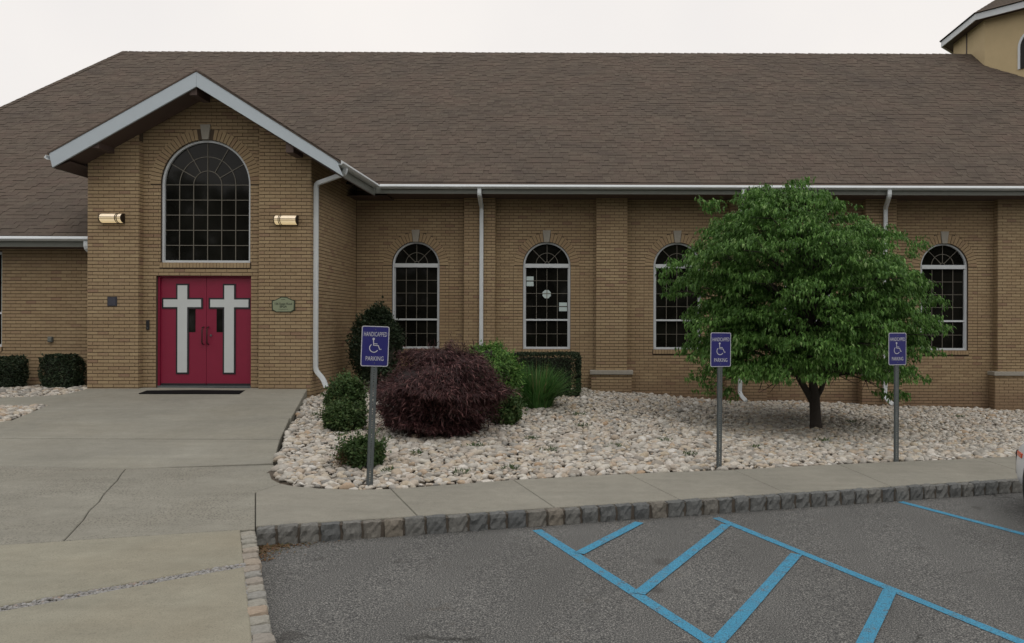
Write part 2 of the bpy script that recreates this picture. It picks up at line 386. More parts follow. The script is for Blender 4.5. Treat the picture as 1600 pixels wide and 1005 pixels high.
# apron on the near left, split by the patched crack
apron = empty('driveway_apron', kind='structure')
sA = Vector(G(385, 832)); sB = Vector(G(430, 1005)); sd = (sB-sA).normalized()    # left edge side of block strip: right edge
sn = Vector((-sd.y, sd.x)); 
if sn.x > 0: sn = -sn                                # towards the apron
stripR0 = Vector(G(399, 833))
stripR0 = Vector(c0)
sd = (Vector(G(430, 1005))-Vector(G(399, 833))).normalized(); sn = Vector((-sd.y, sd.x)); sn = sn if sn.x < 0 else -sn
SWD = .118
stripL0 = tuple(line_x(stripR0+sn*SWD, sd, CA, cdir))
eL = Vector(stripL0)
cr0 = eL+sd*1.02; cr1 = eL+sd*1.13
farc = Vector(G(0, 950))
dcr = (farc-cr0).normalized()
ft = cr0+dcr*8; fb = ft+sd*.12
e1 = [tuple(p) for p in (cr0,)]+jag(cr0, ft, 26, .012)+[tuple(ft)]
e2 = [tuple(cr1)]+jag(cr1, fb, 26, .012)+[tuple(fb)]
slab([tuple(eL), *e1, FL], P0, M['conc_warm'], apron)
bot = eL+sd*6.5
slab([*e2, tuple(fb+sd*5.5), tuple(bot)], P0, M['conc_warm'], apron)
# ------------------------------------------------------------------ granite block curbs
curb = empty('curb', kind='structure')
def block_mesh(L, Wd, H, seed, mat, rough=.012):
    r = random.Random(seed); nx, ny_, nz = 5, 3, 4; b = MB(); idx = {}
    def vert(i, j, k):
        key = (i, j, k)
        if key in idx: return idx[key]
        x = (i/nx-.5)*L; y = (j/ny_)*Wd; z = -H+(k/nz)*H
        edge = (i in (0, nx))+(j in (0, ny_))+(k == nz)
        if edge >= 2:
            q = .010
            if i == 0: x += q
            if i == nx: x -= q
            if j == 0: y += q
            if k == nz: z -= q*.8
        x += r.uniform(-rough, rough)*.6; y += r.uniform(-rough, rough)*(1.2 if j == 0 else .5); z += r.uniform(-rough, rough)*.5
        b.v.append((x, y, z)); idx[key] = len(b.v)-1; return idx[key]
    for i in range(nx):
        for k in range(nz):
            b.f.append((vert(i, 0, k), vert(i+1, 0, k), vert(i+1, 0, k+1), vert(i, 0, k+1)))
            b.f.append((vert(i+1, ny_, k), vert(i, ny_, k), vert(i, ny_, k+1), vert(i+1, ny_, k+1)))
        for j in range(ny_):
            b.f.append((vert(i, j, nz), vert(i+1, j, nz), vert(i+1, j+1, nz), vert(i, j+1, nz)))
    for j in range(ny_):
        for k in range(nz):
            b.f.append((vert(0, j+1, k), vert(0, j, k), vert(0, j, k+1), vert(0, j+1, k+1)))
            b.f.append((vert(nx, j, k), vert(nx, j+1, k), vert(nx, j+1, k+1), vert(nx, j, k+1)))
    me = b.mesh('curb_block', mat, smooth=False); return me
bms = [(L, block_mesh(L, BW, .19, 10+i, M['granite'])) for i, L in enumerate((.165, .178, .188, .195, .172, .183, .19, .176))]
tt = .0; i = 0; ang = math.atan2(cdir.y, cdir.x)
bd = MB()
while tt < 13.5:
    L, me = random.choice(bms)
    if i == 0: L, me = bms[0]; 
    o = bpy.data.objects.new('curb_block', me); p = CA+cdir*(tt+L/2)
    o.location = (p.x, p.y, P0(p.x, p.y)+random.uniform(-.006, .006)+.002); o.rotation_euler = (random.uniform(-.03, .03), -.0125+random.uniform(-.012, .012), ang+random.uniform(-.02, .02))
    lk(o, curb); tt += L+.009; i += 1
for a, bb in ((0, 13.5),):                          # mortar bed behind the blocks
    p0, p1 = CA+cdir*.02-cnor*.02, CA+cdir*bb-cnor*.02; q1, q0 = p1-cnor*(BW-.03), p0-cnor*(BW-.03)
    pts = [p0, p1, q1, q0]
    bd.add([(p.x, p.y, P0(p.x, p.y)-.018) for p in pts]+[(p.x, p.y, P0(p.x, p.y)-.18) for p in pts], [(0, 1, 2, 3), (0, 4, 5, 1), (1, 5, 6, 2), (2, 6, 7, 3), (3, 7, 4, 0)])
bms2 = [(L, block_mesh(L, SWD, .18, 40+i, M['granite_pale'], .010)) for i, L in enumerate((.15, .135, .165, .17, .145, .155))]
tt = .015; ang2 = math.atan2(sd.y, sd.x)
while tt < 6.2:
    L, me = random.choice(bms2); o = bpy.data.objects.new('curb_block', me); p = stripR0+sd*(tt+L/2)+sn*random.uniform(0, .012)
    o.location = (p.x, p.y, P0(p.x, p.y)+random.uniform(-.004, .008)); o.rotation_euler = (0, .01, ang2+random.uniform(-.03, .03))
    # block local +y must point away from the lot
    o.rotation_euler[2] = ang2+random.uniform(-.03, .03)+(0 if Vector((-sd.y, sd.x)).dot(sn) > 0 else PI)
    lk(o, curb); tt += L+.008
pts = [stripR0+sn*.02, stripR0+sd*6.3+sn*.02, stripR0+sd*6.3+sn*(SWD+.01), stripR0+sn*(SWD+.01)]
bd.add([(p.x, p.y, P0(p.x, p.y)-.022) for p in pts]+[(p.x, p.y, P0(p.x, p.y)-.18) for p in pts], [(0, 1, 2, 3), (0, 4, 5, 1), (1, 5, 6, 2), (2, 6, 7, 3), (3, 7, 4, 0)])
bd.build('mortar_bed', paint('dark_joint', (.085, .072, .058), .95, .3, scale=25), curb)
# ------------------------------------------------------------------ blue parking lines
marks = empty('parking_marking', kind='structure')
def gA(px, py): return Vector(G(px, py, -.155))
def stripe(p, q, w, dz=.004):
    d = (q-p).normalized(); n = Vector((-d.y, d.x))*w/2; k = max(2, int((q-p).length/.4)); v = []; f = []
    for i in range(k+1):
        c = p+(q-p)*i/k
        for s_ in (1, -1):
            e = c+n*s_*(1+random.uniform(-.06, .06)); v.append((e.x, e.y, P0(e.x, e.y)-.155+dz))
    for i in range(k): f.append((2*i, 2*i+1, 2*i+3, 2*i+2))
    b = MB(); b.add(v, f); b.build('painted_line', M['blue'], marks)
def ext(p, q, k): return q+(q-p).normalized()*k
a, c = gA(840, 829), gA(1111, 1003); stripe(a, ext(a, c, 2.2), .098)
a, c = gA(1120, 809), gA(1590, 999); stripe(a, ext(a, c, 2.6), .088)
a, c = gA(1408, 783), gA(1600, 833); stripe(a, ext(a, c, 4.2), .088)
stripe(gA(1000, 817), gA(906, 866), .10, .008); stripe(gA(1136, 820), gA(999, 929), .10, .008)
a, c = gA(1246, 866), gA(1122, 1005); stripe(a, ext(a, c, .05), .10, .008)
a, c = gA(1392, 922), gA(1352, 1005); stripe(a, ext(a, c, 1.2), .10, .008)

# ------------------------------------------------------------------ stone bed
bed = empty('stone_bed', kind='structure')
poly_bed = [(c[0], c[1]) for c in corner[::1]]+[G(*p) for p in ((612, 765), (803, 750), (982, 740), (1146, 733), (1403, 719), (1600, 711), (1850, 697))]
poly_bed = poly_bed+[(12.5, 18.3), (-5.46, 18.3), (-5.46, 15.4), ye[0], ye[1], ye[2]]
def inside(x, y, P):
    c = False; n = len(P); j = n-1
    for i in range(n):
        if (P[i][1] > y) != (P[j][1] > y) and x < (P[j][0]-P[i][0])*(y-P[i][1])/(P[j][1]-P[i][1])+P[i][0]: c = not c
        j = i
    return c
def soil_grid(x0, x1, y0, y1, fn, st, dz, name, parent, mat):
    nx = int((x1-x0)/st); ny_ = int((y1-y0)/st); b = MB()
    for j in range(ny_+1):
        for i in range(nx+1):
            x = x0+i*st; y = y0+j*st; b.v.append((x, y, fn(x, y)+dz))
    for j in range(ny_):
        for i in range(nx):
            k = j*(nx+1)+i; b.f.append((k, k+1, k+nx+2, k+nx+1))
    return b.build(name, mat, parent, smooth=True)
soil_grid(-5.9, 13, 8.6, 18.6, lambda x, y: gz(x, y) if y > interp(x, BACK)+.05 and x > interp(y, [(9, -3.95), (9.75, -3.9), (15.4, -5.45), (18.6, -5.45)]) else P0(x, y)-.2, .1, -.03, 'soil', bed, M['soil'])
def ico(sub):
    import bmesh
    bm = bmesh.new(); bmesh.ops.create_icosphere(bm, subdivisions=sub, radius=1)
    V = np.array([v.co[:] for v in bm.verts]); Fc = np.array([[v.index for v in f.verts] for f in bm.faces]); bm.free(); return V, Fc
IC2, IF2 = ico(2); IC1, IF1 = ico(1)
def variants(V, n, amp):
    out = []
    for _ in range(n):
        d = 1.0
        W_ = V.copy()
        for _k in range(3):
            a = rng.normal(size=3); a /= np.linalg.norm(a); ph = rng.uniform(0, 6)
            d = d+amp*np.sin(V@a*rng.uniform(1.5, 3.2)+ph)
        W_ = V*np.reshape(d, (-1, 1)); out.append(W_)
    return out
VA2 = variants(IC2, 10, .15); VA1 = variants(IC1, 10, .12)
def rotm(n):
    q = rng.normal(size=(n, 4)); return q
def stone_verts(P, R, va):          # list of (pos, radii, rot)
    out = []
    for p, r, az, tilt in P: pass
def place(base, p, r, az, tx, ty):
    ca, sa = math.cos(az), math.sin(az)
    v = base*np.array(r); 
    v = v@np.array([[1, 0, 0], [0, math.cos(tx), -math.sin(tx)], [0, math.sin(tx), math.cos(tx)]]).T
    v = v@np.array([[math.cos(ty), 0, math.sin(ty)], [0, 1, 0], [-math.sin(ty), 0, math.cos(ty)]]).T
    v = v@np.array([[ca, -sa, 0], [sa, ca, 0], [0, 0, 1]]).T
    return v+np.array(p)
def scatter(poly, fn, parent, single, bx, near=12.6, cell=.062):
    x0, x1, y0, y1 = bx; rec = []
    y = y0
    while y < y1:
        x = x0; cl = cell*(1 if y < 14 else 1.15)
        while x < x1:
            xx = x+random.uniform(-.5, .5)*cl; yy = y+random.uniform(-.5, .5)*cl
            if inside(xx, yy, poly) and inside(xx+.03, yy+.03, poly) and inside(xx-.035, yy-.03, poly):
                a = random.lognormvariate(-3.16, .34); a = min(.085, max(.024, a))
                rec.append((xx, yy, a))
                if random.random() < .12: rec.append((xx+random.uniform(-.03, .03), yy+random.uniform(-.03, .03), random.uniform(.012, .024)))
            x += cl
        y += cl
    rec.sort(key=lambda r: (r[0]**2+r[1]**2)-r[2]*120)
    Vs = []; Fs = []; n0 = 0; me_var = []
    if single:
        for k in range(10):
            me = bpy.data.meshes.new('stone'); me.from_pydata([tuple(v) for v in VA2[k]], [], [tuple(int(i) for i in f) for f in IF2]); me.materials.append(M['river'])
            me.polygons.foreach_set('use_smooth', [True]*len(me.polygons)); me_var.append(me)
    for i, (x, y, a) in enumerate(rec):
        r = (a, a*random.uniform(.5, .95), a*random.uniform(.38, .66)); z = fn(x, y)-.008+random.uniform(-.006, .022)
        az = random.uniform(0, 6.28); tx = random.uniform(-.35, .35); ty = random.uniform(-.35, .35); k = random.randrange(10)
        if i < single:
            o = bpy.data.objects.new('stone', me_var[k]); o.location = (x, y, z); o.scale = r; o.rotation_euler = (tx, ty, az); lk(o, parent); continue
        if y < near: v = place(VA2[k], (x, y, z), r, az, tx, ty); f = IF2
        else: v = place(VA1[k], (x, y, z), r, az, tx, ty); f = IF1
        Vs.append(v); Fs.append(f+n0); n0 += len(v)
    np_mesh('stones', np.concatenate(Vs), np.concatenate(Fs), M['river'], parent, smooth=True, kind='stuff')
scatter(poly_bed, gz, bed, 300, (-5.6, 12.3, 8.6, 18.3))
# left beds: strip under the hedge and a wedge by the path
bedl = empty('stone_bed', kind='structure')
strip = [rowl(137, 610), rowl(126, 613), rowl(100, 619), rowl(40, 623), rowl(0, 624), (-14, rowl(0, 624)[1]), (-14, 16.2), (-9.7, 16.2)]
wedge = [rowl(78, 635), rowl(0, 636), (farL-1.5, rowl(0, 636)[1]), (farL-1.5, 12.15), (farL, 12.15), rowl(0, 667)]
rz = lambda x, y: ramp_z(x, y)
for P_ in (strip, wedge):
    b = MB(); b.add([(x, y, ramp_z(x, y)-.045) for x, y in P_], [tuple(range(len(P_)))]); b.build('soil', M['soil'], bedl)
scatter(strip, lambda x, y: ramp_z(x, y)-.03, bedl, 0, (-14, -9.6, 14.3, 16.2), near=16)
scatter(wedge, lambda x, y: ramp_z(x, y)-.02, bedl, 0, (-12.4, -8.5, 11.8, 14.4), near=16)
# rubble in the apron crack
def pebbles(name, rec, mat, parent=None, **k):
    Vs = []; Fs = []; n0 = 0
    for x, y, z, a in rec:
        v = place(random.choice(VA1), (x, y, z), (a, a*random.uniform(.6, 1), a*.5), random.uniform(0, 6), random.uniform(-.5, .5), random.uniform(-.5, .5)); Vs.append(v); Fs.append(IF1+n0); n0 += len(v)
    return np_mesh(name, np.concatenate(Vs), np.concatenate(Fs), mat, parent, smooth=False, **k)
rec = []
for _ in range(4200):
    s_ = random.random()**1.15*8; w_ = random.random(); p = cr0+dcr*s_+(cr1-cr0+(fb-ft-cr1+cr0)*s_/8)*w_
    rec.append((p.x, p.y, P0(p.x, p.y)-.012+random.uniform(-.004, .008), random.uniform(.006, .02)))
for _ in range(500):
    s_ = random.uniform(1.0, 6); p = stripR0+sd*s_+sn*(SWD+random.uniform(-.01, .03)+(.05 if 1.7 < s_ < 2.5 else 0)*random.random())
    rec.append((p.x, p.y, P0(p.x, p.y)-.008, random.uniform(.004, .014)))
pebbles('crack_rubble', rec, M['rubble'], None, kind='stuff', label='grey broken rubble filling the crack across the concrete apron')
b = MB(); pp = [cr0-sd*.05, ft-sd*.05, fb+sd*.05, cr1+sd*.05]; b.add([(p.x, p.y, P0(p.x, p.y)-.02) for p in pp], [(0, 1, 2, 3)]); b.build('crack_bed', M['conc'], apron)

# ------------------------------------------------------------------ the building
church = empty('church_building', (-5.48, 15.4, 0), label='long tan brick church with brown shingle roof and gabled red door entrance', cat='church')
OFF = Vector((-5.48, 15.4, 0))
class Part:      # geometry given in world coordinates, parented to the church
    pass
def cb(mb, name, mat, parent=None, **k):
    mb.v = [(x-OFF.x, y-OFF.y, z-OFF.z) for x, y, z in mb.v]
    return mb.build(name, mat, parent or church, **k)
CO, BL, JT, JH = .0677, .2032, .008, .0132
BR = []           # all bricks: (wall index, centre, half extents along u, z; plane)
WALLS = []
class Plane:
    def __init__(s, o, u, n): s.o = Vector(o); s.u = Vector(u); s.n = Vector(n)
    def pt(s, u, z, d): q = s.o+s.u*u+s.n*d; return (q.x, q.y, z)
def brick_box(pl, u0, u1, z0, z1, d0, d1):
    return [pl.pt(u0, z0, d1), pl.pt(u1, z0, d1), pl.pt(u1, z1, d1), pl.pt(u0, z1, d1), pl.pt(u0, z0, d0), pl.pt(u1, z0, d0), pl.pt(u1, z1, d0), pl.pt(u0, z1, d0)]
BF = [(0, 1, 2, 3), (1, 5, 6, 2), (5, 4, 7, 6), (4, 0, 3, 7), (3, 2, 6, 7), (0, 4, 5, 1)]
class Wall:
    def __init__(s, name, label=None):
        s.core = MB(); s.name = name; s.br = []; s.vs = []
        WALLS.append(s)
def subtract(ivs, a, b):
    out = []
    for p, q in ivs:
        if b <= p or a >= q: out.append((p, q)); continue
        if a > p: out.append((p, a))
        if b < q: out.append((b, q))
    return out
def lay(wall, pl, u0, u1, z0, z1, opens=(), top=None, seams=(), depth=.09, thick=.25, zbase=.0, core=None):
    """opens: list of dicts cx, hw, z0, zs, r (arch radius, 0 = square), ring (ring thickness), jamb"""
    k0 = math.floor((z0-zbase)/CO)
    k = k0
    while zbase+k*CO < z1:
        a = max(z0, zbase+k*CO); b = min(z1, zbase+(k+1)*CO)
        if b-a > .012:
            zc = (a+b)/2
            # core strips (fine)
            nsub = 3
            if core is False: nsub = 0
            for si in range(nsub):
                sa = a+(b-a)*si/nsub; sb = a+(b-a)*(si+1)/nsub; zm = (sa+sb)/2
                iv = [(u0+(core or 0), u1)]
                if top: l, r = top(zm-.02); iv = [(max(u0, l), min(u1, r))] if min(u1, r)-max(u0, l) > .01 else []
                for o in opens:
                    if o['z0'] < zm < o['zs']: iv = subtract(iv, o['cx']-o['hw'], o['cx']+o['hw'])
                    elif zm >= o['zs'] and o['r'] and zm < o['zs']+o['r']:
                        h = math.sqrt(o['r']**2-(zm-o['zs'])**2); iv = subtract(iv, o['cx']-h, o['cx']+h)
                for p, q in iv:
                    if not opens and not top:
                        if si == 0: wall.core.add(brick_box(pl, p, q, a, b, -thick, 0), BF)
                    else: wall.core.add(brick_box(pl, p, q, sa, sb, -thick, 0), BF)
            iv = [(u0, u1)]
            if top: l, r = top(a); iv = [(max(u0, l), min(u1, r))] if min(u1, r)-max(u0, l) > .03 else []
            for o in opens:
                if o['z0'] < zc < o['zs']:
                    iv = subtract(iv, o['cx']-o['hw'], o['cx']+o['hw'])
                    if o.get('sill') and zc < o['z0']+.0: pass
                elif zc >= o['zs'] and o['r']:
                    R = o['r']+o['ring']-.004
                    if zc < o['zs']+R: h = math.sqrt(R*R-(zc-o['zs'])**2); iv = subtract(iv, o['cx']-h, o['cx']+h)
                if o.get('sillh') and o['z0']-o['sillh'] < zc < o['z0']: iv = subtract(iv, o['cx']-o['hw']-.02, o['cx']+o['hw']+.02)
                if o.get('jamb') and o['z0']-.1 < zc < o['zs']:
                    e = []
                    for p, q in iv:
                        for sm in (o['cx']-o['jamb'], o['cx']+o['jamb']):
                            if p < sm < q: e.append((p, sm)); p = sm
                        e.append((p, q))
                    iv = e
            for p, q in iv:
                ph = (0 if k % 2 else BL/2)+u0
                n = math.floor((p-ph)/BL); u = ph+n*BL
                cuts = []
                while u < q:
                    s0, s1 = max(p, u), min(q, u+BL); cuts.append([s0, s1]); u += BL
                if len(cuts) > 1 and cuts[0][1]-cuts[0][0] < .04: cuts[1][0] = cuts[0][0]; cuts.pop(0)
                if len(cuts) > 1 and cuts[-1][1]-cuts[-1][0] < .04: cuts[-2][1] = cuts[-1][1]; cuts.pop()
                for s0, s1 in cuts:
                    e0 = 0 if abs(s0-u0) < 1e-5 else JT/2; e1 = 0 if abs(s1-u1) < 1e-5 else JT/2
                    if s1-s0-e0-e1 < .015: continue
                    wall.br.append((pl, s0+e0, s1-e1, a+JH/2, b-JH/2, .011+random.uniform(-.002, .002)))
        k += 1
def ring(wall, pl, cx, zs, r0, r1, n, d=.014, key=0):
    for i in range(n):
        a0 = PI*i/n; a1 = PI*(i+1)/n; am = (a0+a1)/2
        if key and abs(am-PI/2) < key: continue
        g = .006/r0
        pts = []
        for r, a in ((r0, a0+g), (r1, a0+g*r0/r1), (r1, a1-g*r0/r1), (r0, a1-g)):
            pts.append((cx+r*math.cos(a), zs+r*math.sin(a)))
        dd = d+random.uniform(-.0015, .0015)
        v = [pl.pt(u, z, dd) for u, z in pts]+[pl.pt(u, z, -.11) for u, z in pts]
        wall.vs.append((v, [(3, 2, 1, 0), (0, 1, 5, 4), (1, 2, 6, 5), (2, 3, 7, 6), (3, 0, 4, 7)]))
def rowlock(wall, pl, u0, u1, z0, z1, d=.03, bw=.058):      # sill of bricks on edge
    n = max(1, round((u1-u0)/(bw+JT))); w = (u1-u0)/n
    for i in range(n):
        a = u0+i*w+JT/2; b = a+w-JT
        wall.vs.append((brick_box(pl, a, b, z0+JT/2, z1, -.09, d), BF))
    wall.core.add(brick_box(pl, u0, u1, z0, z1-.004, -.09, d-.008), BF)
EX = lambda Y: Plane((0, Y, 0), (1, 0, 0), (0, -1, 0))
YP, YW = 18.1, 18.3
# main wall
main = Wall('wall')
piers = [-2.62, .37, 3.41, 6.46, 9.45, 12.5]
wins = [-4.107, -1.113, 1.874, 4.876, 7.98, 10.98]
WZ0, WZS, WR = 1.215, 3.125, .543
ZTOP = 4.98
wopen = [dict(cx=c, hw=WR, z0=WZ0, zs=WZS, r=WR, ring=.20, jamb=.76, sillh=.10) for c in wins]
plw = EX(YW)
segs = []; left = -5.46
for p in piers:
    segs.append((left, p-.345)); left = p+.345
segs.append((left, 18.9))
for (a, b_) in segs:
    lay(main, plw, a, b_, -.35, ZTOP, [o for o in wopen if a < o['cx'] < b_])
for o in wopen:
    if True:
        ring(main, plw, o['cx'], WZS, WR+.003, WR+.20, 26, key=.16)
        rowlock(main, plw, o['cx']-WR-.01, o['cx']+WR+.01, WZ0-.10, WZ0-.002)
plp = EX(YP)
for p in piers:
    lay(main, plp, p-.345, p+.345, .72, ZTOP, depth=.09, thick=.25)
    for sx in (-1, 1):
        pl = Plane((p+sx*.345, YP+.004 if sx > 0 else YW-.012, 0), (0, 1, 0) if sx > 0 else (0, -1, 0), (sx, 0, 0))
        lay(main, pl, 0, .184, .72, ZTOP, core=False)
    lay(main, EX(YP-.1), p-.45, p+.45, -.35, .66, thick=.3)
    for sx in (-1, 1):
        pl = Plane((p+sx*.45, YP-.096 if sx > 0 else YW-.012, 0), (0, 1, 0) if sx > 0 else (0, -1, 0), (sx, 0, 0))
        lay(main, pl, 0, .284, -.35, .66, core=False)
    cb(MB().box(p-.485, p+.485, YP-.15, YW-.01, .66, .75), 'pier_cap', M['stone_cap'], bevel=.008)
# entrance gable walls
vest = Wall('wall')
def gable(zoff=0):
    # underside of the gable roof: returns x range allowed at height z
    def f(z):
        zz = z+.215
        l = -10.15+(zz-4.96)*(2.73/(6.49-4.96)); r = -4.82-(zz-4.85)*(2.6/(6.49-4.85))
        return (l if zz > 4.96 else -99, r if zz > 4.85 else 99)
    return f
VY, VYP = 15.4, 15.55
lay(vest, EX(VY), -9.77, -8.79, .3, 6.4, top=gable(), thick=.3)
lay(vest, EX(VY), -6.47, -5.48, .3, 6.4, top=gable(), thick=.3)
DX0, DX1, DZ0, DZ1 = -8.53, -6.69, .5, 2.715
big = dict(cx=-7.577, hw=.868, z0=2.965, zs=4.487, r=.868, ring=.20, jamb=0, sillh=.105)
door = dict(cx=(DX0+DX1)/2, hw=(DX1-DX0)/2, z0=.2, zs=DZ1, r=0, ring=0)
plv = EX(VYP)
lay(vest, plv, -8.79, -6.47, .3, 6.4, [big, door], top=gable(), thick=.2)
ring(vest, plv, big['cx'], big['zs'], .871, 1.075, 40, key=.13)
rowlock(vest, plv, -8.46, -6.70, 2.86, 2.962)
for sx, x in ((1, -8.79), (-1, -6.47)):
    pl = Plane((x, VY+.004 if sx > 0 else VYP-.012, 0), (0, 1, 0) if sx > 0 else (0, -1, 0), (sx, 0, 0))
    lay(vest, pl, 0, .134, .3, 5.3, core=False)
lay(vest, Plane((-5.48, VY+.004, 0), (0, 1, 0), (1, 0, 0)), 0, YW-VY-.016, .1, 4.98, thick=.2, core=.30)
lay(vest, Plane((-9.77, 16.2, 0), (0, -1, 0), (-1, 0, 0)), 0, .7, .3, 4.75, thick=.2)
wing = Wall('wall')
wo1 = dict(cx=-12.55, hw=.54, z0=1.295, zs=3.22, r=0, ring=0, sillh=.1)
lay(wing, EX(16.2), -16.5, -9.79, .2, 3.4, [wo1], thick=.25)
rowlock(wing, EX(16.2), -13.1, -12.0, 1.195, 1.293)
# emit bricks: the 300 nearest are objects of their own
allb = [(w, b_) for w in WALLS for b_ in w.br]
def bdist(b_):
    p = b_[0].pt((b_[1]+b_[2])/2, (b_[3]+b_[4])/2, 0)
    seen = b_[0].n.y < -.5
    return math.dist(p, (0, 0, EYE))+(0 if seen else 99)+(50 if p[2] < .6 else 0)
allb.sort(key=lambda q: bdist(q[1]))
single = allb[:300]; sid = set(id(q[1]) for q in single)
wall_obj = {}
for w in WALLS:
    o = cb(w.core, 'wall', M['mortar']); wall_obj[id(w)] = o
    V = []; Fq = []
    n = 0
    for b_ in w.br:
        if id(b_) in sid: continue
        V += brick_box(b_[0], b_[1], b_[2], b_[3], b_[4], -.02, b_[5]); Fq += [tuple(i+n for i in f) for f in BF[:2]+BF[3:]]; n += 8
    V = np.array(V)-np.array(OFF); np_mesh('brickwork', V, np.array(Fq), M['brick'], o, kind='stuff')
    if w.vs:
        V = []; Fq = []; n = 0
        for v, f in w.vs: V += v; Fq += [tuple(i+n for i in q) for q in f]; n += len(v)
        np_mesh('arch_brickwork', np.array(V)-np.array(OFF), np.array(Fq), M['brick'], o, kind='stuff')
bcache = {}
for w, b_ in single:
    L = round(b_[2]-b_[1], 3); H = round(b_[4]-b_[3], 3)
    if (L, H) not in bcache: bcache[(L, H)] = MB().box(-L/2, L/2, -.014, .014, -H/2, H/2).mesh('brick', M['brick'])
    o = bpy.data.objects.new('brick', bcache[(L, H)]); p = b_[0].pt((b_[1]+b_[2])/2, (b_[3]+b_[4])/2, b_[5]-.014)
    o.location = Vector(p)-OFF; lk(o, wall_obj[id(w)])
# keystones
def keystone(cx, z0, z1, w0, w1, Y):
    cb(MB().prism([(cx-w0/2, z0), (cx+w0/2, z0), (cx+w1/2, z1), (cx-w1/2, z1)], Y-.035, Y+.08), 'keystone', M['stone_cap'], bevel=.004)
for c in wins: keystone(c, WZS+WR-.01, WZS+WR+.265, .12, .185, YW)
keystone(big['cx'], big['zs']+.868+.0, big['zs']+.868+.29, .125, .20, VYP)
# ------------------------------------------------------------------ windows
def arch_window(cx, Y, z0, zs, r):
    Yf = Y+.045; fw = .042
    f = MB(); f.band(cx, zs, r-fw, r-.002, Yf, Yf+.08, n=28)
    f.box(cx-r+.002, cx-r+fw, Yf, Yf+.08, z0, zs); f.box(cx+r-fw, cx+r-.002, Yf, Yf+.08, z0, zs)
    f.box(cx-r+fw, cx+r-fw, Yf, Yf+.08, z0, z0+.05); f.box(cx-r+fw, cx+r-fw, Yf-.012, Yf+.08, zs-.045, zs+.045)
    zr = 1.885; f.box(cx-r+fw, cx+r-fw, Yf+.012, Yf+.08, zr-.02, zr+.02)
    for s_ in (-1, 1):   # sash stiles
        x = cx+s_*(r-fw-.012); f.box(x-.012, x+.012, Yf+.02, Yf+.08, z0+.05, zr-.02)
        f.box(x-.008, x+.008, Yf+.01, Yf+.08, zr+.02, zs-.045)
    o = cb(f, 'window', M['white'], bevel=.003)
    def sub(mb, name, mat, **k):
        mb.v = [(x-OFF.x, y-OFF.y, z-OFF.z) for x, y, z in mb.v]; return mb.build(name, mat, o, **k)
    Yg = Yf+.06
    sub(MB().box(cx-r+fw+.001, cx+r-fw-.001, Yg, Yg+.01, zr+.021, zs-.046), 'pane', M['glass'])
    sub(MB().box(cx-r+fw+.001, cx+r-fw-.001, Yg+.002, Yg+.012, z0+.051, zr-.021), 'pane', M['glass'])
    n = 24; P_ = [(cx+(r-fw)*math.cos(PI*i/n), zs+.046+max(0, (r-fw)*math.sin(PI*i/n)-.046)) for i in range(n+1)]
    sub(MB().prism(P_, Yg, Yg+.01), 'pane', M['glass'])
    g = MB(); iw = 2*(r-fw-.02); x0 = cx-iw/2; q = .0055; Ym = Yg-.012
    for k in (1, 2, 3):
        x = x0+iw*k/4; g.box(x-q, x+q, Ym, Ym+.01, zr+.022, zs-.047); g.box(x-q, x+q, Ym, Ym+.01, z0+.052, zr-.022)
    hh = zs-.045-zr-.02
    for k in (1, 2, 3): z = zr+.02+hh*k/4; g.box(x0, cx+iw/2, Ym-.001, Ym+.009, z-q, z+q)
    z = (z0+.05+zr-.02)/2; g.box(x0, cx+iw/2, Ym-.001, Ym+.009, z-q, z+q)
    ra = .25; zb = zs+.047; g.band(cx, zb, ra-q, ra+q, Ym, Ym+.01, n=18); g.band(cx, zb, .05-q, .05+q, Ym, Ym+.01, n=10)
    for a in (PI/4, PI/2, 3*PI/4):
        d = Vector((math.cos(a), 0, math.sin(a))); nn = Vector((-d.z, 0, d.x))*q; p = Vector((cx, Ym-.001, zb))+d*.055; e = Vector((cx, Ym-.001, zb))+d*(r-fw-.035)
        v = [p-nn, p+nn, e+nn, e-nn]; v2 = [x+Vector((0, .01, 0)) for x in v]
        g.add([tuple(x) for x in v+v2], [(0, 1, 2, 3), (0, 4, 5, 1), (1, 5, 6, 2), (2, 6, 7, 3), (3, 7, 4, 0)])
    sub(g, 'muntin', M['muntin'])
    return o
for c in wins: arch_window(c, YW, WZ0, WZS, WR)
# big entrance window
cx, zs, r = big['cx'], big['zs'], .868; z0 = big['z0']; Yf = VYP+.04
f = MB(); fw = .045; f.band(cx, zs, r-fw, r-.002, Yf, Yf+.08, n=40)
f.box(cx-r+.002, cx-r+fw, Yf, Yf+.08, z0, zs); f.box(cx+r-fw, cx+r-.002, Yf, Yf+.08, z0, zs); f.box(cx-r+fw, cx+r-fw, Yf, Yf+.08, z0, z0+.045)
bw = cb(f, 'window', M['white'], bevel=.003)
def subo(mb, name, mat, par, **k):
    mb.v = [(x-OFF.x, y-OFF.y, z-OFF.z) for x, y, z in mb.v]; return mb.build(name, mat, par, **k)
n = 32; P_ = [(cx-r+fw, z0+.045), (cx+r-fw, z0+.045)]+[(cx+(r-fw)*math.cos(PI*i/n), zs+(r-fw)*math.sin(PI*i/n)) for i in range(n+1)]
subo(MB().prism(P_, Yf+.05, Yf+.06), 'pane', M['glass'], bw)
g = MB(); q = .0065; Ym = Yf+.036; iw = 2*(r-fw)
for k in range(1, 6):
    x = cx-iw/2+iw*k/6; g.box(x-q, x+q, Ym, Ym+.011, z0+.045, zs+(0 if k != 3 else r-fw))
for k in range(1, 6): z = z0+.045+(zs-z0-.045)*k/5; g.box(cx-iw/2, cx+iw/2, Ym-.001, Ym+.01, z-q, z+q)
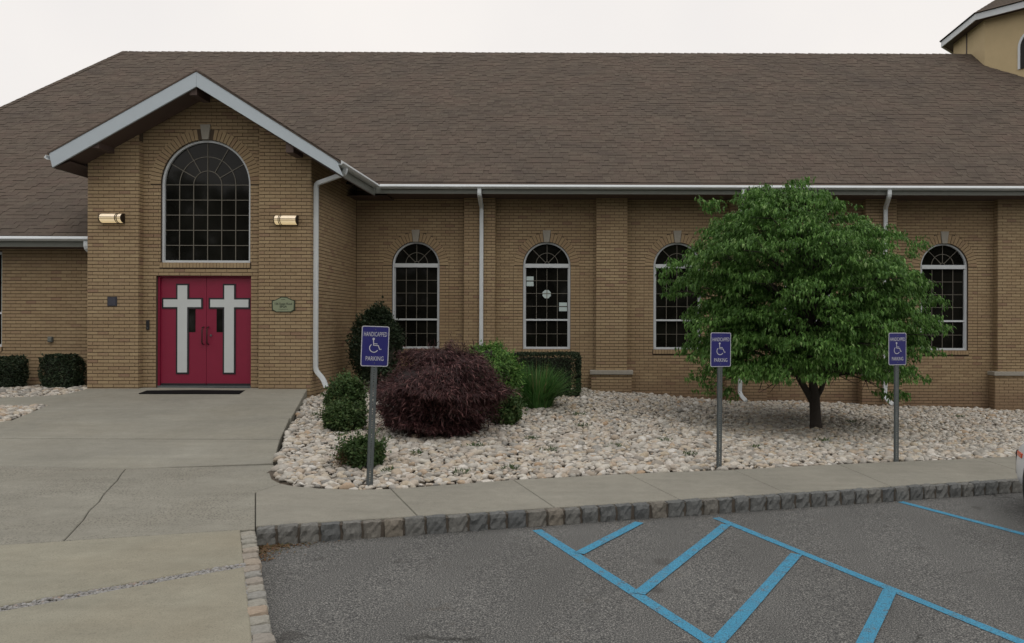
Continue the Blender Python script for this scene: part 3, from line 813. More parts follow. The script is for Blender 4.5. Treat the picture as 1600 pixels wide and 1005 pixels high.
g.band(cx, zs, iw/6-q, iw/6+q, Ym, Ym+.01, n=20); g.band(cx, zs, iw/3-q, iw/3+q, Ym, Ym+.01, n=28)
for a in (PI/6, PI/3, 2*PI/3, 5*PI/6):
    d = Vector((math.cos(a), 0, math.sin(a))); nn = Vector((-d.z, 0, d.x))*q; p = Vector((cx, Ym-.002, zs))+d*iw/6; e = Vector((cx, Ym-.002, zs))+d*(r-fw)
    v = [p-nn, p+nn, e+nn, e-nn]; v2 = [x+Vector((0, .01, 0)) for x in v]
    g.add([tuple(x) for x in v+v2], [(0, 1, 2, 3), (0, 4, 5, 1), (1, 5, 6, 2), (2, 6, 7, 3), (3, 7, 4, 0)])
subo(g, 'muntin', M['muntin'], bw)
# wing window
f = MB(); cx = -12.55; Yf = 16.25
for a, b_, c, d in ((-.54, -.49, 1.295, 3.22), (.49, .538, 1.295, 3.22), (-.49, .49, 1.295, 1.345), (-.49, .49, 3.17, 3.22), (-.49, .49, 1.96, 2.0)): f.box(cx+a, cx+b_, Yf, Yf+.08, c, d)
ww = cb(f, 'window', M['white']); subo(MB().box(cx-.49, cx+.49, Yf+.05, Yf+.06, 1.345, 3.17), 'pane', M['glass'], ww)
# notices in the second window; the right pair are plain pale rectangles
def notice(px0, px1, py0, py1, label, rnd=False):
    Y = YW+.104; a = W(px0, py1, Y); b_ = W(px1, py0, Y); base = Vector(((a[0]+b_[0])/2, Y, a[2]))
    m = MB()
    if rnd:
        rr = (b_[2]-a[2])/2; P_ = [(rr*math.cos(2*PI*i/8+PI/8), rr+rr*math.sin(2*PI*i/8+PI/8)) for i in range(8)]; m.prism(P_, -.0006, .0006)
    else: m.box(a[0]-base.x, b_[0]-base.x, -.0006, .0006, 0, b_[2]-a[2])
    o = m.build('notice_patch', M['paper'], None, label=label, cat='notice', group='notices stuck in the window'); o.location = base
notice(822.5, 833.5, 432.5, 439.3, 'pale sheet taped in the window, upper one of the pair at its left edge')
notice(822.5, 833.5, 440.5, 447.5, 'pale sheet taped in the window, lower one of the pair at its left edge')
notice(873.5, 886, 473, 479, 'pale rectangle in the window, upper one of the pair at its right edge')
notice(873.5, 886, 480, 486.5, 'pale rectangle in the window, lower one of the pair at its right edge')
notice(847, 861, 453, 467, 'round pale sticker in the middle of the window right of the first downspout', True)
# ------------------------------------------------------------------ doors
sY = 79.9; YD = 15.645
dx = lambda p: (p-CX)/sY; dzz = lambda p: EYE-(p-CY)/sY
dm = dx(322.6)
cb(MB().box(DX0, DX0+.035, 15.60, 15.70, .5, DZ1).box(DX1-.03, DX1, 15.60, 15.70, .5, DZ1).box(DX0+.035, DX1-.03, 15.60, 15.70, DZ1-.035, DZ1), 'door_frame', M['red'], bevel=.003)
cb(MB().box(DX0+.01, DX1-.01, 15.57, 15.72, .53, .568), 'threshold', M['galv'])
def cross_poly(x0, x1, bx0, bx1, z0, zh0, zh1, z1, g):
    return [(bx0-g, z0-g), (bx1+g, z0-g), (bx1+g, zh0-g), (x1+g, zh0-g), (x1+g, zh1+g), (bx1+g, zh1+g), (bx1+g, z1+g), (bx0-g, z1+g), (bx0-g, zh1+g), (x0-g, zh1+g), (x0-g, zh0-g), (bx0-g, zh0-g)]
for side, (a, b_, cxs, vis, hx) in enumerate(((DX0+.037, dm-.003, (256, 314.6, 278, 293), (295.5, 305.5), 318.3), (dm+.003, DX1-.032, (329, 388.6, 351, 366), (338.5, 348.7), 326))):
    d_ = cb(MB().box(a, b_, YD, YD+.05, .585, DZ1-.038), 'door', M['red'], bevel=.003)
    subo(MB().box(a+.005, b_-.005, YD-.008, YD+.04, .572, .61), 'door_sweep', M['black'], d_)
    x0, x1, bx0, bx1 = (dx(v) for v in cxs)
    subo(MB().prism(cross_poly(x0, x1, bx0, bx1, dzz(584), dzz(482), dzz(470), dzz(448), .032), YD-.012, YD-.001), 'cross_border', M['black'], d_)
    subo(MB().prism(cross_poly(x0, x1, bx0, bx1, dzz(584), dzz(482), dzz(470), dzz(448), 0), YD-.018, YD-.0125), 'cross', M['crosswhite'], d_)
    subo(MB().box(dx(vis[0]), dx(vis[1]), YD-.004, YD+.01, dzz(521), dzz(485)), 'vision_panel', M['glass'], d_)
    hm = dx(hx); zt, zb = dzz(513), dzz(540)
    subo(MB().tube([(hm, YD-.001, zt), (hm, YD-.06, zt-.01), (hm, YD-.07, zt-.05), (hm, YD-.07, zb+.05), (hm, YD-.06, zb+.01), (hm, YD-.001, zb)], .011, 8), 'handle', M['bronze'], d_, smooth=True)
    if side: subo(MB().tube([(dx(330), YD-.001, dzz(526)), (dx(330), YD-.02, dzz(526))], .02, 12, up=(0, 0, 1)), 'lock', M['galv'], d_)
# ------------------------------------------------------------------ roofs
SL = .75; cs, sn_ = .8, .6
RXL = lambda Y: -14.5-.30*(24.5-Y)
def roofpt(x, t, h=0): return (x, 17.5+t*cs-h*sn_, 4.83+t*sn_+h*cs)
deck = MB()
def quad(mb, P_): mb.add(P_, [tuple(range(len(P_)))])
deck.add([roofpt(-9.75, -2.25), roofpt(-9.75, 0), roofpt(-4.8, 0), roofpt(19, 0), roofpt(19, 8.75), roofpt(-14.5, 8.75), roofpt(RXL(15.7), -2.25)], [tuple(range(7))])
deck.add([roofpt(-14.5, 8.75), roofpt(19, 8.75), (19, 31.5, 4.83), (-14.5, 31.5, 4.83)], [(0, 1, 2, 3)])
deck.add([roofpt(-14.5, 8.75), (-14.5, 31.5, 4.83), roofpt(RXL(15.7), -2.25)], [(0, 1, 2)])
roof = cb(deck, 'roof', M['shingle'])
def tabs(x0, x1, t, exp, P, wmin=.10, wmax=.26, out=None):
    x = x0+random.uniform(-.3, 0)
    while x < x1:
        w = random.uniform(wmin, wmax); a, b_ = max(x, x0), min(x+w-.004, x1)
        if b_-a > .02:
            lo = t-random.choice((0, 0, .002, .004)); th = random.choice((.011, .012, .016, .018)); hi = t+exp+.03
            out.append([P(a, lo, .002), P(b_, lo, .002), P(b_, lo, th), P(a, lo, th), P(a, hi, th-.004), P(b_, hi, th-.004)])
        x += w
EXP = .139; T = []; t_ = -2.25
k = 0
TF = [(0, 1, 2, 3), (3, 2, 5, 4), (0, 3, 4), (1, 5, 2)]
def lane(t): 
    Y = 17.5+t*cs; xl = RXL(Y)
    return [(xl, -9.72)] if t < -.02 else [(xl, 18.9)]
while t_ < 8.72:
    for a, b_ in lane(t_): tabs(a, b_, t_, EXP, roofpt, out=T)
    t_ += EXP
def dcam(v): p = v[2]; return math.dist(p, (0, 0, EYE))
T.sort(key=dcam)
ns = 300
for v in T[:ns]:
    c = Vector(v[0]); b = MB(); b.add([Vector(q)-c for q in v], TF); me = b.mesh('shingle', M['shingle']); me.materials.append(M['edge']); me.polygons[0].material_index = 1; o = bpy.data.objects.new('shingle', me); o.location = c-OFF; lk(o, roof)
def flat_mesh(T, par, name='shingles'):
    V = []; Fq = []; n = 0
    b = MB()
    for v in T: V += v
    V = np.array(V)-np.array(OFF); N = len(T); base = (np.arange(N)*6)[:, None]
    tri = np.concatenate([base+np.array(q)[None] for q in ((0, 1, 2), (0, 2, 3), (3, 2, 5), (3, 5, 4), (0, 3, 4), (1, 5, 2))])
    o = np_mesh(name, V, tri, M['shingle'], par, kind='stuff'); o.data.materials.append(M['edge'])
    mi = np.zeros(len(o.data.polygons), dtype=np.int32); mi[:2*N] = 1; o.data.polygons.foreach_set('material_index', mi); return o
flat_mesh(T[ns:], roof)
# ridge caps
cap = MB(); x = -14.5
while x < 11.4:
    L = .2; e = random.uniform(-.004, .006)
    z = 4.83+8.75*sn_; y = 17.5+8.75*cs; h = .012+e
    cap.add([(x, y-.16, z-.12+h), (x+L+.02, y-.16, z-.12+h-.008), (x+L+.02, y, z+h), (x, y, z+h+.016), (x, y+.16, z-.12+h), (x+L+.02, y+.16, z-.12+h)], [(0, 1, 2, 3), (3, 2, 5, 4), (0, 3, 4)])
    x += L
hA = Vector(roofpt(-14.5, 8.75)); hB = Vector(roofpt(RXL(15.7), -2.25)); hn = int((hA-hB).length/.2); hdv = (hB-hA)/hn; wv = Vector((.16, .02, .015))
for i in range(hn):
    a = hA+hdv*i; b_ = a+hdv*1.08; up_ = Vector((0, 0, .022+random.uniform(-.003, .004))); up2 = Vector((0, 0, .034))
    cap.add([tuple(p) for p in (a-wv*.4+up_-Vector((0, 0, .03)), a+up_, a+wv+up_, b_+wv+up2, b_+up2, b_-wv*.4+up2-Vector((0, 0, .03)))], [(0, 1, 4, 5), (1, 2, 3, 4)])
cb(cap, 'ridge_cap', M['shingle'], kind='stuff')
# entrance gable roof
RX, RZt = -7.42, 6.49; LX, LZ = -10.15, 4.96; QX, QZ = -4.82, 4.85
def yback(z): return 17.5+(z-4.83)/SL+.05
gr = MB(); th = .03
def gslab(xa, za, xb, zb):
    ya, yb = max(17.3, yback(za)), yback(zb)
    v = [(xa, 14.84, za), (xb, 14.84, zb), (xb, yb, zb), (xa, ya, za)]; v2 = [(x, y, z-th) for x, y, z in v]
    gr.add(v+v2, [(0, 1, 2, 3), (7, 6, 5, 4), (0, 4, 5, 1), (1, 5, 6, 2), (2, 6, 7, 3), (3, 7, 4, 0)])
gslab(LX-.03, LZ-.017, RX, RZt); gslab(QX+.03, QZ-.019, RX, RZt)
groof = cb(gr, 'roof', M['shingle'])
gd = Vector((RX-QX, 0, RZt-QZ)); gl = gd.length; gd.normalize(); gn = Vector((-gd.z, 0, gd.x)); gn = gn if gn.z > 0 else -gn
T2 = []; t_ = -.01
def gp(y, t, h): p = Vector((QX, y, QZ))+gd*t+gn*h; return tuple(p)
while t_ < gl-.05:
    yb = yback((QZ+gd.z*t_)) if t_ > .05 else 17.35
    tabs(14.83, max(14.9, yb), t_, EXP, gp, out=T2); t_ += EXP
flat_mesh(T2, groof)
# rake boards
def rake(xa, za, xb, zb, dep, Y0, Y1, name, mat):
    return MB().prism([(xa, za), (xb, zb), (xb, zb-dep), (xa+(.05 if xa < xb else -.05 if False else 0), za-dep)], Y0, Y1)
m = MB(); m.prism([(LX, LZ-.03), (RX-.0015, RZt-.033), (RX-.0015, RZt-.033-.275), (LX+.06, LZ-.03-.26)], 14.85, 14.89); cb(m, 'rake_board', M['fascia'], bevel=.003)
m = MB(); m.prism([(RX+.0015, RZt-.033), (QX, QZ-.03), (QX+.12, QZ-.03-.29), (RX+.0015, RZt-.033-.275)], 14.85, 14.89); cb(m, 'rake_board', M['fascia'], bevel=.003)
# raking soffit
m = MB(); zo = .285
v = [(LX+.05, 14.89, LZ-zo), (RX, 14.89, RZt-zo-.02), (RX, 15.42, RZt-zo-.02), (LX+.05, 15.42, LZ-zo)]; m.add(v+[(x, y, z+.02) for x, y, z in v], [(3, 2, 1, 0), (4, 5, 6, 7), (0, 1, 5, 4), (1, 2, 6, 5), (2, 3, 7, 6), (3, 0, 4, 7)])
v = [(QX-.62, 15.42, QZ-zo+.39), (QX-.62, 17.6, QZ-zo+.39), (QX, 17.6, QZ-zo), (QX, 15.42, QZ-zo)]; m.add(v+[(x, y, z+.02) for x, y, z in v], [(0, 1, 2, 3), (7, 6, 5, 4), (0, 4, 5, 1), (1, 5, 6, 2), (2, 6, 7, 3), (3, 7, 4, 0)])
v = [(QX, 14.89, QZ-zo), (RX, 14.89, RZt-zo-.02), (RX, 15.42, RZt-zo-.02), (QX, 15.42, QZ-zo)]; m.add(v+[(x, y, z+.02) for x, y, z in v], [(0, 1, 2, 3), (4, 5, 6, 7), (0, 1, 5, 4), (1, 2, 6, 5), (2, 3, 7, 6), (3, 0, 4, 7)])
# flat side soffits under the eaves
m.add([(LX+.05, 14.9, LZ-zo), (-9.79, 14.9, LZ-zo+.12), (-9.79, 19, LZ-zo+.12), (LX+.05, 19, LZ-zo)], [(0, 1, 2, 3)])
m.box(-4.6, 19, 17.52, 18.32, 4.635, 4.655); m.box(-17, -9.79, 15.72, 16.22, 3.275, 3.295)
m.box(-5.47, -4.6, 17.6, 18.32, 4.60, 4.615)
cb(m, 'soffit', M['soffit'])
# side fascia boards of the entrance roof
cb(MB().box(QX-.02, QX+.0, 14.89, 17.48, 4.58, QZ-.035), 'fascia_board', M['trim'])
cb(MB().box(LX+.03, LX+.05, 14.89, 18.5, LZ-.29, LZ-.06), 'fascia_board', M['trim'])
for (px, py) in ((163, 231), (461, 237)):
    x, y, z = W(px, py, 15.2); cb(MB().box(x-.07, x+.07, 14.9, 15.42, z-.10, z+.14), 'lookout_beam', M['soffit'], bevel=.004)
x, y, z = W(313, 148, 15.2); cb(MB().box(x-.07, x+.07, 14.9, 15.42, z-.12, z+.10), 'lookout_beam', M['soffit'], bevel=.004)
# main fascia and gutters
cb(MB().box(QX-.02, 19, 17.50, 17.52, 4.635, 4.83), 'fascia_board', M['trim'])
cb(MB().box(-17, -9.79, 15.70, 15.72, 3.275, 3.47), 'fascia_board', M['trim'])
KP = [(0, .01), (.004, .01), (.004, -.075), (.07, -.075), (.09, -.05), (.088, .004), (.094, .008), (.124, -.026), (.128, -.046), (.112, -.056), (.098, -.066), (.07, -.08), (0, -.08)]
def gutter(p0, p1, out):
    p0, p1, out = Vector(p0), Vector(p1), Vector(out); n = len(KP); b = MB()
    v = [p+out*a+Vector((0, 0, z)) for p in (p0, p1) for a, z in KP]
    f = [(i, (i+1) % n, n+(i+1) % n, n+i) for i in range(n)]+[tuple(range(n)), tuple(range(2*n-1, n-1, -1))]
    b.add(v, f); cb(b, 'gutter', M['gutter'])
gutter((QX+.125, 17.498, 4.815), (19, 17.498, 4.815), (0, -1, 0))
gutter((QX+.002, 14.86, 4.815), (QX+.002, 17.37, 4.815), (1, 0, 0))
gutter((-17, 15.698, 3.465), (-9.79, 15.698, 3.465), (0, -1, 0))
gutter((LX+.028, 14.86, 4.90), (LX+.028, 18.0, 4.90), (-1, 0, 0))
# downspouts
RECT = [(-.042, -.03), (-.036, -.036), (.036, -.036), (.042, -.03), (.042, .03), (.036, .036), (-.036, .036), (-.042, .03)]
def spout(pts, up=(0, 1, 0)): cb(MB().tube(pts, 1.0, prof=RECT, up=up), 'downspout', M['gutter'], smooth=False)
def bend(P_, r=.05):
    P_ = [Vector(p) for p in P_]; out = [P_[0]]
    for a, b_, c in zip(P_, P_[1:], P_[2:]):
        d1 = (a-b_).normalized(); d2 = (c-b_).normalized(); out += [b_+d1*r, b_+d1*r*.3+d2*r*.3, b_+d2*r]
    return out+[P_[-1]]
z0g = hit(508, 606, gz)[2]
spout(bend([(QX+.06, 15.2, 4.74), (QX+.06, 15.2, 4.64), (-5.425, 15.53, 4.50), (-5.425, 15.53, .88), (-5.27, 15.50, .72), (-5.20, 15.48, .56)], .06))
for px, pt_, yb in ((752, 748.5, .35), (1158, 1161, .05), (1383, 1389, -.02)):
    xx = (px-CX)*18.03/F; xt = (pt_-CX)*17.44/F; zb = yb+.0
    spout(bend([(xt, 17.44, 4.74), (xt, 17.44, 4.60), (xx, 18.03, 4.42), (xx, 18.03, .98), (xx-.03, 17.9, .78), (xx-.05, 17.9, zb+.22), (xx-.02, 17.82, zb+.14), (xx+.06, 17.7, zb+.05)], .04))
xx = (134-CX)/80; spout(bend([(xx, 15.64, 3.38), (xx, 15.64, 3.24), (xx+.08, 16.1, 3.02), (xx+.06, 16.12, 2.6)], .05))
# wall behind the interior: closes the building volume
cb(MB().box(-13.9, 18.9, 18.75, 31, -.4, 4.6), 'rear_wall', M['mortar'])
cb(MB().box(-14, -5.8, 16.6, 18.75, -.4, 3.6), 'rear_wall', M['mortar'])
# ------------------------------------------------------------------ cupola
ccx, ccy, sd8 = 13.97, 24.7, 2.05
def octo(R, rot=PI/8): return [(ccx+R*math.cos(rot+i*PI/4), ccy+R*math.sin(rot+i*PI/4)) for i in range(8)]
Rw = 2.68; Re = 3.05; zt = 10.93
cup = MB(); O = octo(Rw)
cup.add([(x, y, 7.5) for x, y in O]+[(x, y, zt) for x, y in O], [(i, (i+1) % 8, 8+(i+1) % 8, 8+i) for i in range(8)]); cupo = cb(cup, 'cupola', M['stucco'])
E = octo(Re)
f = MB(); E2 = octo(Re-.03)
for za, zb in ((zt-.18+.02, zt+.02),):
    f.add([(x, y, za) for x, y in E]+[(x, y, zb) for x, y in E]+[(x, y, zb) for x, y in E2]+[(x, y, za) for x, y in E2], [(i, (i+1) % 8, 8+(i+1) % 8, 8+i) for i in range(8)]+[(8+i, 8+(i+1) % 8, 16+(i+1) % 8, 16+i) for i in range(8)]+[(16+i, 16+(i+1) % 8, 24+(i+1) % 8, 24+i) for i in range(8)]+[(24+i, 24+(i+1) % 8, (i+1) % 8, i) for i in range(8)])
subo(f, 'fascia_board', M['white'], cupo)
s_ = MB(); s_.add([(x, y, zt-.1) for x, y in E2], [tuple(range(8))]); subo(s_, 'soffit', M['soffit'], cupo)
c_ = MB(); E3 = octo(Re+.05)
for i in range(8):
    a, b_ = E3[i], E3[(i+1) % 8]
    nst = 22
    for k in range(nst):
        f0, f1 = k/nst, (k+1)/nst+.004
        q = lambda p, ff, h: (p[0]+(ccx-p[0])*ff, p[1]+(ccy-p[1])*ff, zt+.03+ff*1.9+h)
        c_.add([q(a, f0, 0), q(b_, f0, 0), q(b_, f0, .018), q(a, f0, .018), q(a, f1, .004), q(b_, f1, .004)], [(0, 1, 2, 3), (3, 2, 5, 4)])
subo(c_, 'roof', M['shingle'], cupo)
x, y = O[4] if abs(O[4][0]-11.5) < .3 else O[3]
cand = sorted(O, key=lambda p: p[0])[:2]
yA, yB = cand[0][1], cand[1][1]; xA = cand[0][0]
subo(MB().box(xA-.015, xA-.001, ccy-.03+.1, ccy+.03+.1, 8, zt-.1), 'control_joint', M['soffit'], cupo)
# arched window on the diagonal face
pA = min(O, key=lambda p: (p[0]-xA)**2*9+(p[1]-min(yA, yB))**2); ix = O.index(pA)
pB = min((O[(ix+1) % 8], O[(ix-1) % 8]), key=lambda p: p[1])
du = (Vector(pB)-Vector(pA)).normalized(); nrm = Vector((du.y, -du.x)); nrm = nrm if nrm.y < 0 else -nrm
def cupwin(r, h, d, mat, name, hole=0):
    b = MB(); n = 16; P_ = [(-r, 0), (r, 0)]+[(r*math.cos(PI*i/n), h+r*math.sin(PI*i/n)) for i in range(n+1)]
    mid = Vector(pA)+du*1.42; V = []
    for dd in (d, -.01):
        for u, z in P_: p = mid+du*u+nrm*dd; V.append((p.x, p.y, 9.15+z-(hole and 0)))
    k = len(P_); b.add(V, [tuple(range(k)), tuple(range(2*k-1, k-1, -1))]+[(i, i+k, (i+1) % k+k, (i+1) % k) for i in range(k)]); return subo(b, name, mat, cupo)
cw = cupwin(.50, .62, .03, M['white'], 'window'); cupwin(.43, .62, .036, M['glass'], 'pane')

# ------------------------------------------------------------------ things on the walls
def wall_lamp(px, py, flip, label):
    x, y, z = W(px, py, 15.4); t = empty('wall_lamp', (x, y-.012, z), label=label, cat='lamp', group='lit lamps beside the church doors')
    L, R = .215, .088
    b = MB(); b.box(-L, L, -.02, .004, -R*1.08, R*1.08); b.build('back_plate', M['bronze'], t, bevel=.004)
    b = MB(); n = 9; pr = [(-.02-R*1.35*math.sin(PI*i/(n-1)), R*math.cos(PI*i/(n-1))) for i in range(n)]
    v = [(sx, a, c) for sx in (-L+.01, L-.01) for a, c in pr]; b.add(v, [(i, i+1, n+i+1, n+i) for i in range(n-1)]+[tuple(range(n)), tuple(range(2*n-1, n-1, -1))])
    b.build('diffuser', M['lamp'], t)
    def rib(x0, w):
        b = MB(); v = []
        for sx in (x0-w, x0+w): v += [(sx, a*1.06-.002, c*1.06) for a, c in pr]
        b.add(v, [(i, i+1, n+i+1, n+i) for i in range(n-1)]+[tuple(range(n)), tuple(range(2*n-1, n-1, -1))]); b.build('rib', M['bronze'], t)
    for xx in (-L+.004, L-.004, flip*.095, flip*.125): rib(xx, .006)
    b = MB(); b.box(-L, L, -.02-R*1.45, -.02-R*1.36, .010, .018); b.box(-L, L, -.02-R*1.45, -.02-R*1.36, -.018, -.010); b.build('guard_bar', M['bronze'], t)
wall_lamp(178, 344, 1, 'glowing half-round wall lamp above the small dark square plate')
wall_lamp(449, 346, -1, 'glowing half-round wall lamp above the sage green address plaque')
x, y, z = W(176, 473.5, 15.4)
o = empty('wall_plate', (x, y-.008, z), label='small dark square metal plate on the brick pier left of the red doors', cat='plate')
MB().box(-.092, .092, -.015, .004, -.09, .09).build('plate', paint('dark_plate', (.03, .032, .045), .5), o, bevel=.004)
MB().box(-.07, .07, -.018, -.0155, -.068, .068).build('face', paint('dark_face', (.045, .047, .065), .6), o)
x, y, z = W(232, 510, VYP)
o = empty('intercom', (x, y-.008, z), label='narrow black door intercom on the brick beside the left red door', cat='intercom')
MB().box(-.028, .028, -.03, .004, -.095, .095).build('housing', M['black'], o, bevel=.006)
MB().tube([(0, -.031, -.06), (0, -.034, -.06)], .01, 10).build('button', M['galv'], o)
x, y, z = W(81, 533, 16.2)
o = empty('outlet_box', (x, y-.008, z), label='small grey weatherproof outlet box low on the wing wall above the hedges', cat='outlet box')
MB().box(-.045, .045, -.06, .004, -.055, .055).build('box', M['galv'], o, bevel=.01); MB().box(-.035, .035, -.068, -.0605, -.03, .045).build('cover', M['trim'], o, bevel=.004)
# address plaque
x, y, z = W(443.5, 478, 15.4)
pl_ = empty('address_plaque', (x, y-.010, z), label='sage green shaped address plaque with dark border on right pier', cat='plaque')
def plq(s_): return [(-.21*s_, -.095*s_), (-.145*s_, -.135*s_), (.145*s_, -.135*s_), (.21*s_, -.095*s_), (.215*s_, .075*s_), (.17*s_, .09*s_), (.06*s_, .145*s_), (-.04*s_, .148*s_), (-.15*s_, .09*s_), (-.215*s_, .075*s_)]
MB().prism(plq(1.04), -.018, .004).build('border', paint('plaque_border', (.03, .04, .022), .5), pl_); MB().prism(plq(.94), -.022, -.0185).build('panel', M['plaque'], pl_)
darkink = paint('dark_ink', (.03, .04, .025), .6)
def text(s_, size, loc, mat, parent, sx=1, name='lettering', bold=0, width=0):
    c = bpy.data.curves.new(name, 'FONT'); c.body = s_; c.size = size; c.align_x = 'CENTER'; c.align_y = 'CENTER'; c.extrude = .0006; c.offset = bold; c.resolution_u = 3
    c.materials.append(mat); o = bpy.data.objects.new(name, c); me = bpy.data.meshes.new_from_object(o); bpy.data.objects.remove(o); o = bpy.data.objects.new(name, me); xs_ = [v.co.x for v in me.vertices]; sx = width/(max(xs_)-min(xs_)) if width else sx; o.location = loc; o.rotation_euler = (PI/2, 0, 0); o.scale = (sx, 1, 1); lk(o, parent); return o
text('156 Susan Road', .058, (0, -.0228, .018), darkink, pl_, .92, bold=.0012); text('EFGA', .058, (0, -.0228, -.035), darkink, pl_, 1.0, bold=.0018)
text('SHREWSBURY', .018, (0, -.0228, .10), darkink, pl_, .7); text('community church hall', .020, (0, -.0228, -.088), darkink, pl_, .95)
# door mat
o = empty('door_mat', label='black rubber door mat lying before the red double doors', cat='door mat')
mp = [hit(*p, ramp_z) for p in ((217, 618), (374, 618), (396, 606.5), (253, 605.5))]
c = Vector(mp[0]); o.location = c
b = MB(); v = [Vector(p)-c+Vector((0, 0, .014)) for p in mp]; b.add(v+[q-Vector((0, 0, .012)) for q in v], [(0, 1, 2, 3), (0, 4, 5, 1), (1, 5, 6, 2), (2, 6, 7, 3), (3, 7, 4, 0)]); b.build('mat', M['rubber'], o)

# ------------------------------------------------------------------ parking signs
YAW = math.atan2(cdir.y, cdir.x)
def sign_parts(t, H):
    # U channel post with holes, sign plate
    w = .025; b = MB()
    b.box(-w, -.012, 0, .004, 0, H); b.box(.012, w, 0, .004, 0, H)
    b.box(-w-.004, -w, -.004, .024, 0, H); b.box(w, w+.004, -.004, .024, 0, H)
    b.box(-w-.011, -w-.004, .020, .024, 0, H); b.box(w+.004, w+.011, .020, .024, 0, H)
    b.box(-.012, -.005, 0, .004, 0, H); b.box(.005, .012, 0, .004, 0, H); z = 0
    while z < H: b.box(-.005, .005, 0, .004, z, min(H, z+.016)); z += .0254
    b.build('post', M['galv'], t)
    return t
def rrect(w, h, r, n=6):
    P_ = []
    for cx_, cz_, a0 in ((w-r, h-r, 0), (-w+r, h-r, PI/2), (-w+r, -h+r, PI), (w-r, -h+r, 1.5*PI)):
        for i in range(n+1): a = a0+PI/2*i/n; P_.append((cx_+r*math.cos(a), cz_+r*math.sin(a)))
    return P_
def stroke(mb, pts, w, y=-.0105):
    pts = [Vector((p[0], p[1])) for p in pts]; L = []; R_ = []
    for i, p in enumerate(pts):
        d = (pts[min(i+1, len(pts)-1)]-pts[max(0, i-1)]).normalized(); n = Vector((-d.y, d.x))*w/2; L.append(p+n); R_.append(p-n)
    v = [(q.x, y, q.y) for q in L]+[(q.x, y, q.y) for q in R_]; k = len(pts)
    v += [(a, y+.001, c) for a, _, c in v]
    mb.add(v, [(i, i+1, k+i+1, k+i) for i in range(k-1)])
def sign_proto():
    t = empty('parking_sign', cat='sign', group='handicapped parking signs along the sidewalk')
    sign_parts(t, 1.78)
    pw, ph = .147, .222; zc = 1.80-ph
    p = MB(); P_ = rrect(pw, ph, .022); p.prism([(a, c+zc) for a, c in P_], -.006, -.003); pl2 = p.build('sign_plate', M['signwhite'], t)
    def face(mb, name, mat, yo=0):
        o = mb.build(name, mat, pl2); return o
    face(MB().prism([(a, c+zc) for a, c in rrect(pw-.009, ph-.009, .016)], -.0075, -.0061), 'blue_face', M['signblue'])
    text('HANDICAPPED', .070, (0, -.0086, zc+.130), M['signwhite'], pl2, width=.246)
    text('PARKING', .070, (0, -.0086, zc-.138), M['signwhite'], pl2, width=.19)
    s_ = MB(); cz = zc
    hd = [(-.018+.013*math.cos(2*PI*i/14), cz+.080+.013*math.sin(2*PI*i/14)) for i in range(14)]
    s_.prism(hd, -.0095, -.0076)
    stroke(s_, [(-.020, cz+.078), (-.016, cz+.010), (.034, cz+.008), (.050, cz-.036), (.068, cz-.030)], .010, -.0096)
    stroke(s_, [(-.018, cz+.028), (.026, cz+.026)], .008, -.0094)
    arc = [(-.012+.046*math.cos(a), cz-.020+.046*math.sin(a)) for a in [math.radians(125+k*(330-125)/18) for k in range(19)]]
    stroke(s_, arc, .009, -.0092)
    face(s_, 'wheelchair_symbol', M['signwhite'])
    bo = MB()
    for zz in (zc+.185, zc-.185): bo.tube([(0, -.0061, zz), (0, -.011, zz)], .006, 8)
    face(bo, 'bolt', M['galv']); return t
def copy_tree(o, parent=None):
    c = o.copy(); COL.objects.link(c); c.parent = parent
    for ch in list(o.children): copy_tree(ch, c)
    return c
proto = sign_proto()
specs = [((578, 762), (0, .035), 1.0, 'blue handicapped parking sign in front of the dark red maple mound'),
         ((1125, 732), (0, .006), .985, 'blue handicapped parking sign at the left side of the green tree'),
         ((1402, 719.5), (0, 0), 1.0, 'blue handicapped parking sign at the right side of the tree trunk')]
for i, ((px, py), tilt, sc, lab) in enumerate(specs):
    o = proto if i == 0 else copy_tree(proto)
    gx, gy = G(px, py); o.location = (gx, gy, P0(gx, gy)-.03); o.rotation_euler = (0, tilt[1], YAW); o.scale = (sc, sc, sc); o['label'] = lab

# ------------------------------------------------------------------ plants
def unit(v): return v/np.maximum(1e-9, np.linalg.norm(v, axis=1, keepdims=True))
def leafmesh(name, P, D, U, L, Wd, mat, parent, curl=.15, **k):
    """diamond leaves folded on the midrib; D long axis, U approx normal"""
    D = unit(D); Sd = unit(np.cross(D, U)); N = unit(np.cross(Sd, D)); L = L[:, None]; Wd = Wd[:, None]
    mid = P+D*L*.45+N*L*curl*.35
    tip = P+D*L*.97-N*L*curl
    l = mid+Sd*Wd-N*Wd*.25; r = mid-Sd*Wd-N*Wd*.25
    V = np.stack([P, r, mid, l, tip], 1).reshape(-1, 3); n = len(P); base = (np.arange(n)*5)[:, None]
    tri = np.concatenate([base+np.array(q)[None] for q in ((0, 1, 2), (0, 2, 3), (1, 4, 2), (2, 4, 3))])
    return np_mesh(name, V, tri, mat, parent, smooth=False, **k)
def noise3(P, f, seed):
    r = np.random.default_rng(seed); s_ = 0
    for _ in range(6):
        a = r.normal(size=3)*f; s_ = s_+np.sin(P@a+r.uniform(0, 6.28))
    return s_/6
def lumpy(center, radii, mat, parent, name='dark_core', seed=0, amp=.12, boxy=0, zmin=None):
    V, Fc = ico(4); V = V.copy()
    if boxy: V = np.sign(V)*np.abs(V)**boxy; V = V/np.maximum(1e-6, np.max(np.abs(V), axis=1))[:, None]*(.92+.08*np.linalg.norm(V, axis=1)[:, None]/1.7)
    d = 1+amp*noise3(V, 4, seed); V = V*d[:, None]*np.array(radii)+np.array(center)
    return np_mesh(name, V, Fc, mat, parent, smooth=True)
